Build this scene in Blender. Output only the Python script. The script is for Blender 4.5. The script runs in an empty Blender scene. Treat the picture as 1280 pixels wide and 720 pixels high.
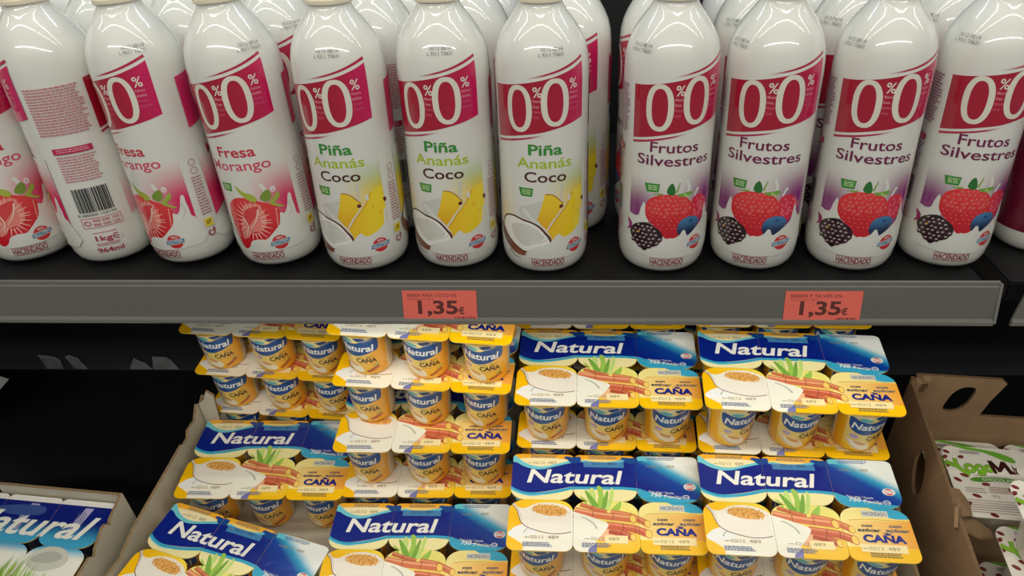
import bpy, bmesh, math, random
from mathutils import Vector, Matrix
from mathutils.geometry import tessellate_polygon
import numpy as np

# ------------------------------------------------------------------ camera, world, lights, exposure
SC = bpy.context.scene
COL = SC.collection
ZS = 1.25                                    # height of the upper shelf board above the shop floor
R_ = math.radians

PITCH, YAW, ROLL = R_(30.12), R_(-3.0), R_(-1.434)
cp, sp, cy, sy = math.cos(PITCH), math.sin(PITCH), math.cos(YAW), math.sin(YAW)
FW = Vector((sy*cp, cy*cp, -sp)); RT = Vector((cy, -sy, 0)); UP = RT.cross(FW)
R2 = RT*math.cos(ROLL) + UP*math.sin(ROLL); U2 = -RT*math.sin(ROLL) + UP*math.cos(ROLL)
cam = bpy.data.cameras.new('camera'); camo = bpy.data.objects.new('camera', cam); COL.objects.link(camo)
M4 = Matrix((R2, U2, -FW)).transposed().to_4x4(); M4.translation = (0, -.638, ZS+.3347)
camo.matrix_world = M4
cam.lens = 27.94; cam.sensor_width = 36; cam.shift_x = -.0233; cam.clip_start = .02
SC.camera = camo

SC.view_settings.view_transform = 'Standard'
SC.view_settings.look = 'None'
SC.view_settings.gamma = 1
SC.view_settings.exposure = 0.08
SC.view_settings.use_curve_mapping = False

W = bpy.data.worlds.new('shop_air'); SC.world = W; W.use_nodes = True
W.node_tree.nodes['Background'].inputs[0].default_value = (.90, .93, 1, 1)
W.node_tree.nodes['Background'].inputs[1].default_value = .14

def area(name, loc, target, sx, sy_, power, col):
    l = bpy.data.lights.new(name, 'AREA'); l.shape = 'RECTANGLE'; l.size = sx; l.size_y = sy_
    l.energy = power; l.color = col
    o = bpy.data.objects.new(name, l); COL.objects.link(o); o.location = loc
    d = Vector(target)-Vector(loc); o.rotation_euler = d.to_track_quat('-Z', 'Y').to_euler()
    return o
# two fluorescent lines on the shop ceiling in front of the cabinet, the canopy lamp of the cabinet and
# the cool lamp strip under the upper shelf
area('ceiling_lamp_near', (0, -.62, ZS+1.25), (0, -.05, ZS), 3.4, .03, 5, (1, .95, .82))
area('ceiling_lamp_far', (0, -2.1, ZS+1.45), (0, 0, ZS-.2), 4.2, .08, 34, (1, .96, .85))
area('canopy_lamp', (0, -.12, ZS+.62), (0, -.02, ZS), 2.2, .02, 1.7, (1, .98, .9))
area('cabinet_lamp', (0, .16, ZS+.60), (0, .13, ZS), 2.2, .04, 2.9, (.74, .85, 1))
area('shelf_lamp', (-.02, -.035, ZS-.03), (-.02, .04, ZS-.4), .86, .03, .75, (1, .98, .9))

# ------------------------------------------------------------------ helpers
def s2l(c):
    c = c/255
    return c/12.92 if c <= .04045 else ((c+.055)/1.055)**2.4
def rgb(*c): return tuple(s2l(x) for x in c)
def mix(a, b, t):
    t = max(0, min(1, t)); return tuple(x+(y-x)*t for x, y in zip(a, b))
def sst(a, b, x):
    t = max(0, min(1, (x-a)/(b-a))); return t*t*(3-2*t)

def nodes(m):
    m.use_nodes = True
    return m.node_tree.nodes, m.node_tree.links, m.node_tree.nodes['Principled BSDF']
def mat(name, col, rough=.5, coat=0, metal=0, noise=0, nscale=60, bump=0, bscale=80, spec=.5, stretch=None):
    m = bpy.data.materials.new(name); n, l, b = nodes(m)
    b.inputs['Base Color'].default_value = (*col, 1); b.inputs['Roughness'].default_value = rough
    b.inputs['Metallic'].default_value = metal; b.inputs['Coat Weight'].default_value = coat
    b.inputs['Coat Roughness'].default_value = .03; b.inputs['Specular IOR Level'].default_value = spec
    if noise or bump:
        tc = n.new('ShaderNodeTexCoord'); mp = n.new('ShaderNodeMapping'); l.new(tc.outputs['Object'], mp.inputs[0])
        if stretch: mp.inputs['Scale'].default_value = stretch
        if noise:
            t = n.new('ShaderNodeTexNoise'); t.inputs['Scale'].default_value = nscale; t.inputs['Detail'].default_value = 6
            l.new(mp.outputs[0], t.inputs['Vector'])
            r = n.new('ShaderNodeValToRGB'); r.color_ramp.elements[0].position = .3; r.color_ramp.elements[1].position = .7
            r.color_ramp.elements[0].color = (*[c*(1-noise) for c in col], 1)
            r.color_ramp.elements[1].color = (*[min(1, c*(1+noise)) for c in col], 1)
            l.new(t.outputs['Fac'], r.inputs[0]); l.new(r.outputs[0], b.inputs['Base Color'])
        if bump:
            t = n.new('ShaderNodeTexNoise'); t.inputs['Scale'].default_value = bscale; t.inputs['Detail'].default_value = 3
            l.new(mp.outputs[0], t.inputs['Vector'])
            bp = n.new('ShaderNodeBump'); bp.inputs['Strength'].default_value = bump; bp.inputs['Distance'].default_value = .002
            l.new(t.outputs['Fac'], bp.inputs['Height']); l.new(bp.outputs[0], b.inputs['Normal'])
    return m
def printed(name, rough, coat, bump=0, bscale=60, stretch=None):
    m = mat(name, (.8, .8, .8), rough, coat, bump=bump, bscale=bscale, stretch=stretch); n, l, b = nodes(m)
    a = n.new('ShaderNodeVertexColor'); a.layer_name = 'print'; l.new(a.outputs['Color'], b.inputs['Base Color'])
    return m

WHITE = rgb(222, 222, 214)
MT = dict(
    plastic=mat('white_bottle_plastic', WHITE, .35, .9, bump=.012, bscale=22),
    label=printed('printed_sleeve', .35, .9, bump=.012, bscale=22),
    cap=mat('cream_cap_plastic', rgb(222, 214, 188), .4),
    lid=printed('printed_foil', .36, .18, bump=.28, bscale=110),
    cup=printed('printed_cup', .32, .25),
    ticket=printed('printed_paper', .6, 0),
    board=mat('grey_cardboard', rgb(194, 186, 166), .85, noise=.06, nscale=40, bump=.1, bscale=300),
    flute=mat('corrugated_edge', rgb(140, 116, 84), .9, noise=.35, nscale=700),
    darkflute=mat('brown_corrugated_edge', rgb(112, 86, 58), .9, noise=.5, nscale=900),
    brown=mat('brown_cardboard', rgb(146, 116, 84), .85, noise=.08, nscale=40, bump=.1, bscale=300),
    black=mat('black_shelf_paint', rgb(15, 15, 16), .5, noise=.15, nscale=25, bump=.05, bscale=400, spec=.3),
    panel=mat('black_back_panel', rgb(14, 15, 16), .5, noise=.2, nscale=8),
    rail=mat('grey_rail_plastic', rgb(100, 99, 93), .3, .3, noise=.05, nscale=6, stretch=(.3, 8, 8)),
    railedge=mat('clear_rail_edge', rgb(120, 120, 112), .2, .5),
    ragged=mat('ragged_grey', rgb(98, 100, 101), .9, noise=.25, nscale=60),
    grey=mat('grey_divider_plastic', rgb(150, 154, 150), .5),
    white_tub=mat('white_tub_plastic', rgb(220, 216, 200), .35, .2),
)

def link(name, me, parent=None):
    o = bpy.data.objects.new(name, me); COL.objects.link(o)
    if parent: o.parent = parent
    return o
def empty(name, label, cat, group=None, matrix=None):
    o = bpy.data.objects.new(name, None); COL.objects.link(o); o.empty_display_size = .02
    tag(o, label, cat, group)
    if matrix is not None: o.matrix_world = matrix
    return o
def tag(o, label, cat, group=None, kind=None):
    if label: o['label'] = label
    if cat: o['category'] = cat
    if group: o['group'] = group
    if kind: o['kind'] = kind
    return o
def mesh(name, verts, faces, material, smooth=False):
    me = bpy.data.meshes.new(name); me.from_pydata(verts, [], faces); me.materials.append(material)
    if smooth: me.shade_smooth()
    me.update(); return me
def bm_mesh(name, bm, mats, smooth=False):
    bmesh.ops.recalc_face_normals(bm, faces=bm.faces)
    me = bpy.data.meshes.new(name); bm.to_mesh(me); bm.free()
    for m in mats: me.materials.append(m)
    if smooth: me.shade_smooth()
    return me
def add_box(bm, lo, hi, mi=0, bev=0):
    vs = [bm.verts.new((x, y, z)) for x in (lo[0], hi[0]) for y in (lo[1], hi[1]) for z in (lo[2], hi[2])]
    fs = [bm.faces.new([vs[i] for i in q]) for q in ((0,1,3,2),(4,6,7,5),(0,4,5,1),(2,3,7,6),(0,2,6,4),(1,5,7,3))]
    for f in fs: f.material_index = mi
    if bev:
        es = list({e for f in fs for e in f.edges})
        bmesh.ops.bevel(bm, geom=es, offset=bev, segments=2, affect='EDGES')
def add_prism(bm, pts, frame, t, mi=0, edge_mi=None):
    """extrude polygon pts (2D) by thickness t; frame(p, d) -> 3D"""
    n = len(pts)
    a = [bm.verts.new(frame(p, 0)) for p in pts]; b = [bm.verts.new(frame(p, t)) for p in pts]
    f1 = bm.faces.new(a); f2 = bm.faces.new(b[::-1]); f1.material_index = f2.material_index = mi
    for i in range(n):
        f = bm.faces.new((a[i], b[i], b[(i+1) % n], a[(i+1) % n])); f.material_index = mi if edge_mi is None else edge_mi
def lathe(prof, seg, closed_bottom=True, ribs=None):
    vs, fs = [], []
    for k, (r, z) in enumerate(prof):
        for i in range(seg):
            rr = r if not ribs else r + ribs(k, i)
            a = 2*math.pi*i/seg; vs.append((rr*math.sin(a), -rr*math.cos(a), z))
    for k in range(len(prof)-1):
        for i in range(seg):
            j = (i+1) % seg
            fs.append((k*seg+i, k*seg+j, (k+1)*seg+j, (k+1)*seg+i))
    fs.append(tuple(range(seg))[::-1]); fs.append(tuple((len(prof)-1)*seg+i for i in range(seg)))
    return vs, fs

# ------------------------------------------------------------------ flat printed artwork
def smooth_closed(p, n=4):
    q = []; m = len(p)
    for i in range(m):
        a, b, c, d = p[i-1], p[i], p[(i+1) % m], p[(i+2) % m]
        for k in range(n):
            t = k/n
            q.append(tuple(.5*((2*b[j])+(-a[j]+c[j])*t+(2*a[j]-5*b[j]+4*c[j]-d[j])*t*t+(-a[j]+3*b[j]-3*c[j]+d[j])*t**3) for j in (0, 1)))
    return q
def smooth_open(p, n=5):
    q = []; m = len(p)
    for i in range(m-1):
        a, b, c, d = p[max(i-1, 0)], p[i], p[i+1], p[min(i+2, m-1)]
        for k in range(n):
            t = k/n
            q.append(tuple(.5*((2*b[j])+(-a[j]+c[j])*t+(2*a[j]-5*b[j]+4*c[j]-d[j])*t*t+(-a[j]+3*b[j]-3*c[j]+d[j])*t**3) for j in (0, 1)))
    q.append(p[-1]); return q

GLYPH = {}
def glyphs(s, bold=0, shear=0):
    key = (s, bold, shear)
    if key not in GLYPH:
        cu = bpy.data.curves.new('lettering', 'FONT'); cu.body = s; cu.size = 1; cu.offset = bold; cu.shear = shear
        cu.resolution_u = 3
        o = bpy.data.objects.new('lettering', cu); COL.objects.link(o)
        dg = bpy.context.evaluated_depsgraph_get(); ev = o.evaluated_get(dg); me = ev.to_mesh()
        me.calc_loop_triangles()
        v = [(x.co.x, x.co.y) for x in me.vertices]
        t = [tuple(x.vertices) for x in me.loop_triangles]
        ev.to_mesh_clear(); bpy.data.objects.remove(o); bpy.data.curves.remove(cu)
        GLYPH[key] = (v, t)
    return GLYPH[key]
def cap_height(bold, shear):
    v, _ = glyphs('H', bold, shear); return max(p[1] for p in v), min(p[1] for p in v)

class Art:
    """printed shapes in millimetres; every call lies one ink layer above the last"""
    def __init__(s): s.tri = []; s.cols = []; s.k = 0; s.off = (0, 0)
    def _new(s, col):
        s.cols.append(col if callable(col) else (lambda u, v, c=col: c)); s.k += 1; return len(s.cols)-1
    def tris(s, verts, tris, col):
        c = s._new(col); ox, oy = s.off
        for t in tris:
            p = [(verts[i][0]+ox, verts[i][1]+oy) for i in t]
            if abs((p[1][0]-p[0][0])*(p[2][1]-p[0][1])-(p[1][1]-p[0][1])*(p[2][0]-p[0][0])) > 1e-6: s.tri.append((p, s.k, c))
    def poly(s, pts, col, smooth=0):
        if smooth: pts = smooth_closed(pts, smooth)
        s.tris(pts, tessellate_polygon([[Vector((*p, 0)) for p in pts]]), col)
    def rect(s, u0, v0, u1, v1, col): s.poly([(u0, v0), (u1, v0), (u1, v1), (u0, v1)], col)
    def ell(s, u, v, ru, rv, col, rot=0, n=20, power=1):
        c, d = math.cos(R_(rot)), math.sin(R_(rot)); q = []
        for i in range(n):
            a = 2*math.pi*i/n; ca, sa = math.cos(a), math.sin(a)
            x = ru*math.copysign(abs(ca)**power, ca); y = rv*math.copysign(abs(sa)**power, sa)
            q.append((u+x*c-y*d, v+x*d+y*c))
        s.poly(q, col)
    def dots(s, items, col, n=7):
        vs, ts = [], []
        for (u, v, ru, rv, rot) in items:
            b = len(vs); c, d = math.cos(R_(rot)), math.sin(R_(rot))
            for i in range(n):
                a = 2*math.pi*i/n; x, y = ru*math.cos(a), rv*math.sin(a); vs.append((u+x*c-y*d, v+x*d+y*c))
            ts += [(b, b+i, b+i+1) for i in range(1, n-1)]
        s.tris(vs, ts, col)
    def ring(s, u, v, ru, rv, tu, tv, col, n=40, power=1, rot=0):
        vs = []
        c, d = math.cos(R_(rot)), math.sin(R_(rot))
        for f in (0, 1):
            for i in range(n):
                a = 2*math.pi*i/n; ca, sa = math.cos(a), math.sin(a)
                x = (ru-f*tu)*math.copysign(abs(ca)**power, ca); y = (rv-f*tv)*math.copysign(abs(sa)**power, sa)
                vs.append((u+x*c-y*d, v+x*d+y*c))
        ts = []
        for i in range(n):
            j = (i+1) % n; ts += [(i, j, n+j), (i, n+j, n+i)]
        s.tris(vs, ts, col)
    def line(s, pts, w, col, smooth=0, w1=None):
        if smooth: pts = smooth_open(pts, smooth)
        m = len(pts); vs = []
        for i, p in enumerate(pts):
            a, b = pts[max(i-1, 0)], pts[min(i+1, m-1)]
            dx, dy = b[0]-a[0], b[1]-a[1]; L = math.hypot(dx, dy) or 1
            ww = w if w1 is None else w+(w1-w)*i/(m-1)
            vs += [(p[0]-dy/L*ww/2, p[1]+dx/L*ww/2), (p[0]+dy/L*ww/2, p[1]-dx/L*ww/2)]
        ts = []
        for i in range(m-1): ts += [(2*i, 2*i+1, 2*i+3), (2*i, 2*i+3, 2*i+2)]
        s.tris(vs, ts, col)
    def text(s, t, u, v, w, cap, col, bold=0, shear=0, rot=0):
        vs, ts = glyphs(t, bold, shear); h1, h0 = cap_height(bold, shear)
        x0 = min(p[0] for p in vs); x1 = max(p[0] for p in vs); fx = w/(x1-x0); fy = cap/(h1-h0)
        c, d = math.cos(R_(rot)), math.sin(R_(rot)); q = []
        for p in vs:
            x, y = (p[0]-x0)*fx, (p[1]-h0)*fy; q.append((u+x*c-y*d, v+x*d+y*c))
        s.tris(q, ts, col)
    def lines(s, u0, v0, u1, v1, n, th, col, seed=1, rot=False):
        """rows of print too small to read"""
        rn = random.Random(seed); vs, ts = [], []
        for i in range(n):
            t = (i+.5)/n; p = (v0+(v1-v0)*t) if not rot else (u0+(u1-u0)*t)
            x = u0 if not rot else v0; end = (u1 if not rot else v1)-rn.random()*.12*abs((u1-u0) if not rot else (v1-v0))
            while x < end:
                L = min(rn.uniform(1.2, 4.2), end-x); b = len(vs)
                if rot: vs += [(p-th/2, x), (p+th/2, x), (p+th/2, x+L), (p-th/2, x+L)]
                else: vs += [(x, p-th/2), (x+L, p-th/2), (x+L, p+th/2), (x, p+th/2)]
                ts += [(b, b+1, b+2), (b, b+2, b+3)]; x += L+.55
        s.tris(vs, ts, col)
    def barcode(s, u0, v0, u1, v1, col, seed=3, step=.42):
        rn = random.Random(seed); vs, ts = [], []; x = u0
        while x < u1-step:
            w = step*rn.choice((1, 1, 2, 3)); w = min(w, u1-x); b = len(vs)
            vs += [(x, v0), (x+w, v0), (x+w, v1), (x, v1)]; ts += [(b, b+1, b+2), (b, b+2, b+3)]
            x += w+step*rn.choice((1, 1, 2, 2))
        s.tris(vs, ts, col)
    # ---- to bmesh with a face tag
    def bm(s):
        bm = bmesh.new(); lay = bm.faces.layers.int.new('call')
        for p, k, c in s.tri:
            f = bm.faces.new([bm.verts.new((x, y, k)) for x, y in p]); f[lay] = c
            f.normal_update()
            if f.normal.z < 0: f.normal_flip()
        return bm, lay

def bisect(bm, co, no, clear=False):
    bmesh.ops.bisect_plane(bm, geom=bm.verts[:]+bm.edges[:]+bm.faces[:], plane_co=co, plane_no=no, clear_outer=clear, dist=1e-5)

def wrap(art, name, prof, rref, material, du=2.0, lift=.1, step=.008, base=None, dv=None):
    """wrap the artwork round the body of revolution prof [(r, z) mm]; one mesh in metres.
    base=(profile, segments, colour): the plain body of the thing, kept in the same mesh"""
    bm, lay = art.bm()
    us = [v.co.x for v in bm.verts]; vsn = [v.co.y for v in bm.verts]
    for i in range(math.ceil(min(us)/du), math.floor(max(us)/du)+1): bisect(bm, (i*du, 0, 0), (1, 0, 0))
    zs = [z for r, z in prof if min(vsn) < z < max(vsn)]
    if dv: zs = sorted(set(zs+[dv*i for i in range(int(min(vsn)/dv), int(max(vsn)/dv)+1)]))
    for z in zs: bisect(bm, (0, z, 0), (0, 1, 0))
    rad = [p[0] for p in prof]; zz = [p[1] for p in prof]
    nrm = []
    for k in range(len(prof)):
        a, b = prof[max(k-1, 0)], prof[min(k+1, len(prof)-1)]
        dr, dz = b[0]-a[0], b[1]-a[1]; L = math.hypot(dr, dz); nrm.append((dz/L, -dr/L))
    verts, faces, normals, colors = [], [], [], []
    for f in bm.faces:
        c = art.cols[f[lay]]; fi = []
        for v in f.verts:
            u, w, k = v.co
            i = math.floor(u/du+1e-6); t = u/du-i
            a0, a1 = i*du/rref, (i+1)*du/rref
            x = math.sin(a0)*(1-t)+math.sin(a1)*t; y = -(math.cos(a0)*(1-t)+math.cos(a1)*t)
            r = float(np.interp(w, zz, rad))+lift+step*k
            nr, nz = float(np.interp(w, zz, [n[0] for n in nrm])), float(np.interp(w, zz, [n[1] for n in nrm]))
            fi.append(len(verts)); verts.append((x*r/1000, y*r/1000, w/1000)); 
            normals.append(Vector((math.sin(u/rref)*nr, -math.cos(u/rref)*nr, nz)).normalized())
            colors.append((*c(u, w), 1))
        faces.append(fi)
    bm.free()
    if base:
        bv, bf = lathe([(r/1000, z/1000) for r, z in base[0]], base[1]); n0 = len(verts)
        bn = []
        for k in range(len(base[0])):
            a, b = base[0][max(k-1, 0)], base[0][min(k+1, len(base[0])-1)]
            dr, dz = b[0]-a[0], b[1]-a[1]; L = math.hypot(dr, dz) or 1; bn.append((dz/L, -dr/L))
        for i, p in enumerate(bv):
            k = i//base[1]; a = math.atan2(p[0], -p[1])
            verts.append(p); normals.append(Vector((math.sin(a)*bn[k][0], -math.cos(a)*bn[k][0], bn[k][1]))); colors.append((*base[2], 1))
        faces += [[n0+i for i in f] for f in bf]
    me = mesh(name, verts, faces, material)
    ca = me.color_attributes.new('print', 'FLOAT_COLOR', 'POINT')
    ca.data.foreach_set('color', [x for c in colors for x in c])
    me.normals_split_custom_set_from_vertices(normals)
    return me

def flat(art, name, material, outline=None, origin=(0, 0), z0=0.0, step=.006, thick=0, side=None):
    """flat printed sheet, cut to a convex outline [mm]; thick>0 gives it a body below"""
    bm, lay = art.bm()
    if outline:
        n = len(outline)
        for i in range(n):
            a, b = outline[i], outline[(i+1) % n]; d = (b[0]-a[0], b[1]-a[1])
            L = math.hypot(*d)
            if L < 1e-6: continue
            bisect(bm, (a[0], a[1], 0), (d[1]/L, -d[0]/L, 0), True)
    verts, faces, colors = [], [], []
    for f in bm.faces:
        c = art.cols[f[lay]]; fi = []
        for v in f.verts:
            fi.append(len(verts)); verts.append(((v.co.x-origin[0])/1000, (v.co.y-origin[1])/1000, (z0+step*v.co.z)/1000))
            colors.append((*c(v.co.x, v.co.y), 1))
        faces.append(fi)
    bm.free()
    if thick:
        n = len(outline); b0 = len(verts)
        for z in (z0, z0-thick):
            for p in outline: verts.append(((p[0]-origin[0])/1000, (p[1]-origin[1])/1000, z/1000)); colors.append((*side, 1))
        for i in range(n): j = (i+1) % n; faces.append([b0+i, b0+n+i, b0+n+j, b0+j])
        faces.append([b0+n+i for i in range(n)][::-1]); faces.append([b0+i for i in range(n)])
    me = mesh(name, verts, faces, material)
    ca = me.color_attributes.new('print', 'FLOAT_COLOR', 'POINT')
    ca.data.foreach_set('color', [x for c in colors for x in c])
    return me

# ------------------------------------------------------------------ large structure: shelves, back panel
def world(x, y, z): return Vector((x, y, z+ZS))
TILT = R_(8.589); CT, ST = math.cos(TILT), math.sin(TILT); Z0 = -.397     # the lower shelf slopes to the front
SHELF = Matrix.Translation((0, 0, ZS+Z0)) @ Matrix.Rotation(TILT, 4, 'X')   # shelf frame: x, s (depth), h (height)
def on_shelf(x, s, h, yaw=0): return SHELF @ Matrix.Translation((x, s, h)) @ Matrix.Rotation(R_(yaw), 4, 'Z')

bm = bmesh.new(); add_box(bm, (-1.6, .335, ZS-1.2), (1.4, .36, ZS+.75))
tag(link('wall_back', bm_mesh('wall_back', bm, [MT['panel']])), None, None, kind='structure')

up = empty('upper_shelf', 'black upper shelf board carrying the white bottles, with grey price rail', 'shelf', None, Matrix.Translation((0, 0, ZS)))
bm = bmesh.new(); add_box(bm, (-1.3, -.052, -.018), (.343, .33, 0), bev=.0015)
link('shelf_board', bm_mesh('shelf_board', bm, [MT['black']]), up)
bm = bmesh.new()
add_box(bm, (-1.3, -.0585, -.016), (.3435, -.0525, .0035), bev=.0018)
add_box(bm, (-1.3, -.0665, -.016), (.3435, -.060, .0015), bev=.0018)
link('front_bar', bm_mesh('front_bar', bm, [MT['black']]), up)
def rail(x0, x1, skew=0):
    prof = [(-.0700, .0118), (-.0712, .0128), (-.0722, .0115), (-.0727, .0085), (-.0735, .0078), (-.0768, -.0200), (-.0790, -.0222),
            (-.0796, -.0240), (-.0788, -.0255), (-.0772, -.0252), (-.0752, -.0215), (-.0712, .0060)]
    n = len(prof); vs = []
    for k, x in enumerate((x0, x1)):
        for y, z in prof: vs.append((x+(skew*(z+.0255) if k == 0 else 0), y, z))
    fs = [(i, (i+1) % n, n+(i+1) % n, n+i) for i in range(n)]+[tuple(range(n))[::-1], tuple(range(n, 2*n))]
    return vs, fs
vs, fs = rail(-1.3, .3425); link('price_rail', mesh('price_rail', vs, fs, MT['rail']), up)
bm = bmesh.new()
add_prism(bm, [(-.0735, .0105), (-.0790, -.0235), (-.0760, -.0235), (-.0705, .0105)], lambda p, d: (.3425+d, p[0], p[1]), .0022)
link('rail_end', bm_mesh('rail_end', bm, [MT['railedge']]), up)

nb = empty('neighbouring_shelf', 'end of the next black shelf at the right edge, with slanted grey rail', 'shelf', None, Matrix.Translation((0, 0, ZS)))
bm = bmesh.new(); add_box(bm, (.362, -.052, -.018), (1.2, .33, 0), bev=.0015)
link('shelf_board', bm_mesh('shelf_board', bm, [MT['black']]), nb)
vs, fs = rail(.3565, 1.2, .28); link('price_rail', mesh('price_rail', vs, fs, MT['rail']), nb)

lo = empty('lower_shelf', 'sloping black lower shelf under the yogurt trays', 'shelf', None, SHELF)
bm = bmesh.new(); add_box(bm, (-1.3, -.42, -.028), (1.2, .3, -.0045), bev=.002)
link('shelf_board', bm_mesh('shelf_board', bm, [MT['black']]), lo)
bm = bmesh.new(); add_box(bm, (-1.3, .3005, -.028), (1.2, .308, -.0035), bev=.002)
link('rear_rail', bm_mesh('rear_rail', bm, [MT['black']]), lo)
# ------------------------------------------------------------------ bottles of drinking yogurt
RB = 37.5
BPROF = [(20, 1.2), (27, .6), (31, 1.6), (34.2, 5.2), (36.4, 11), (37.2, 18), (37.5, 28), (37.3, 60), (37.0, 105), (37.2, 140), (37.5, 165), (37.2, 175),
         (36.3, 183), (34.4, 190.5), (31.3, 197.5), (27.5, 204), (23.5, 209.4), (19.8, 214), (17.4, 218), (16.8, 221), (16.8, 230)]
CREAMW = WHITE
RED, MAG, PALE = rgb(168, 20, 46), rgb(206, 18, 92), rgb(240, 205, 205)
def band_col(u, v): return mix(RED, MAG, sst(8, 46, u))
def front_panel(A, kind):
    top = smooth_open([(-41, 162.2), (-33, 163), (-22, 164.6), (-12, 166.3), (-3, 168), (11, 170.8), (22, 173.6), (33, 177), (41, 180)], 3)
    bot = smooth_open([(41, 136.6), (33, 134.6), (22, 132.2), (12, 130.2), (2, 128), (-10, 126), (-22, 123.4), (-33, 121), (-41, 119.4)], 3)
    A.poly(top+bot, band_col)
    A.line([(-10, 169.9), (2, 172.2), (12, 174.4), (22, 177.1), (32, 180.4), (41, 183.6)], 1.0, lambda u, v: mix(WHITE, rgb(176, 24, 64), sst(-10, 8, u)), 4, 2.3)
    A.line([(-41, 116.3), (-33, 118), (-22, 120.4), (-12, 122.6), (-2, 124.8), (8, 127.2)], 2.0, lambda u, v: mix(rgb(176, 24, 64), WHITE, sst(-8, 8, u)), 4, 1.0)
    Z = rgb(224, 220, 206)
    zx = -3 if kind == 'F' else 0
    A.ring(-15.0+zx, 146.5, 11.0, 18.6, 4.6, 3.6, Z, power=.86)
    A.ring(14.5+zx, 151.6, 11.4, 18.8, 4.8, 3.6, Z, power=.86)
    A.text('%', -3.2+zx, 156.2, 7.2, 8.0, Z, .01); A.text('%', 26.6+zx, 161.0, 7.2, 8.0, Z, .01)
    S = rgb(232, 150, 165)
    for i, t in enumerate(('Materia', 'Grasa', 'Matéria', 'Gorda')): A.text(t, -3.4+zx, 152.2-i*4.2, 6.6 if len(t) > 5 else 5, 2.3, S if i < 2 else rgb(214, 96, 118), .01)
    for i, t in enumerate(('Azúcares', 'añadidos', 'Açúcares', 'adicionados')): A.text(t, 26.4+zx, 157.2-i*4.1, 7.8 if len(t) < 10 else 9.4, 2.2, S if i < 2 else rgb(214, 84, 130), .01)
    HX = {'F': -4.5, 'P': 7, 'L': 4}[kind]
    M = rgb(150, 26, 54)
    wht = lambda u, v: WHITE
    if kind == 'F':
        PUR = rgb(132, 22, 112)
        def bg(u, v):
            r = sst(104, 70, v)*sst(-6, 30, u); l = sst(92, 62, v)*sst(0, -34, u)*.95
            return mix(WHITE, PUR, max(r, l))
        A.poly([(-41, 98), (41, 98), (41, 44), (28, 40), (-20, 44), (-41, 52)], bg)
        A.text('Frutos', -24, 110.6, 40, 8.6, rgb(112, 26, 72), .012); A.text('Silvestres', -35, 99.6, 64, 8.6, rgb(112, 26, 72), .012)
        GT = (-27, 77)
    elif kind == 'P':
        def bg(u, v):
            r = sst(108, 74, v)*sst(-2, 40, u); l = sst(80, 52, v)*sst(-16, -41, u)*.5
            return mix(WHITE, mix(rgb(238, 204, 36), rgb(150, 190, 40), sst(72, 96, v)), max(r, l))
        A.poly([(-41, 106), (41, 106), (41, 42), (20, 36), (-20, 46), (-41, 46)], bg)
        A.text('Piña', -8, 109.6, 28, 9.0, rgb(52, 140, 48), .022); A.text('Ananás', -18.5, 98.4, 47, 8.6, rgb(168, 192, 48), .018)
        A.text('Coco', -12, 86.6, 35.5, 8.8, rgb(78, 38, 30), .018)
        GT = (-17.5, 74)
    else:
        PNK = rgb(214, 28, 92)
        def bg(u, v):
            r = sst(102, 62, v)*sst(-6, 34, u); l = sst(86, 48, v)*sst(-22, -41, u)*.55
            return mix(WHITE, mix(PNK, rgb(232, 90, 140), 0), max(r, l))
        A.poly([(-41, 102), (41, 102), (41, 42), (26, 42), (0, 52), (-30, 46), (-41, 40)], bg)
        A.text('Fresa', -17, 104.4, 34, 9.0, rgb(198, 44, 64), .016); A.text('Morango', -29, 92.8, 56, 8.8, rgb(206, 78, 100), .014)
        GT = (-25, 74)
    # green notice with small print
    x, y = GT
    A.poly([(x, y+7.2), (x+13, y+7.4), (x+12, y), (x+2, y-.2)], rgb(60, 140, 44), 0)
    A.lines(x+3.2, y+1.4, x+11.6, y+6.2, 3, .8, rgb(196, 220, 170), 5)
    if kind == 'F':
        A.line([(-20, 75), (-11.4, 75.5)], .5, rgb(120, 160, 60), 0, 2.2)
        A.line([(-.4, 77), (2.3, 85.4)], 1.9, rgb(140, 170, 80), 0, .9)
        arm = [(-41, 54), (-36, 53.2), (-31.3, 54.5), (-29.5, 61.1), (-27.8, 65.4), (-26.2, 66.4), (-22, 50.2), (-30, 40), (-38, 40), (-41, 44)]
        A.poly(arm, WHITE, 3); A.poly([(-43, 49), (-38, 46), (-37.6, 42.8), (-40, 39.4), (-43.4, 38.4), (-41, 42)], rgb(150, 20, 104), 3)
        A.line([(9, 74), (10.6, 80), (8.3, 87)], 3.2, WHITE, 3, 2.0); A.line([(16, 71), (18, 76), (20, 78.6)], 1.4, WHITE, 3, 2.6)
        A.poly([(16.8, 71.9), (22.9, 72.4), (29.4, 68.1), (33.9, 61.1), (30.3, 55), (25.6, 49.9), (19.3, 50.9), (13, 56), (13, 63), (14, 69)], rgb(214, 44, 70), 3)
        rn = random.Random(4); dd = []
        for i in range(34): dd.append((rn.uniform(16, 31), rn.uniform(53, 70), 1.0, 1.0, 0))
        A.dots([d for d in dd if (d[0]-23)**2/72+(d[1]-62)**2/80 < 1], rgb(236, 110, 122))
        st = [(-25.3, 58.6), (-25.2, 64.3), (-22.8, 69.8), (-17.4, 73.5), (-10.4, 75.4), (-3.0, 75.5), (5.0, 73.9), (11.3, 69.7), (14.5, 63.8), (15.4, 56.2), (12.5, 49.2), (8.1, 42.9), (3.6, 38.4), (-.7, 35), (-5.2, 35.4), (-9.5, 38.4), (-15.5, 45), (-20.8, 49.9), (-24.1, 54.0)]
        A.poly(st, lambda u, v: mix(rgb(196, 22, 36), rgb(226, 52, 52), sst(41, 74, v)), 3)
        s1, s2 = [], []
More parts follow.
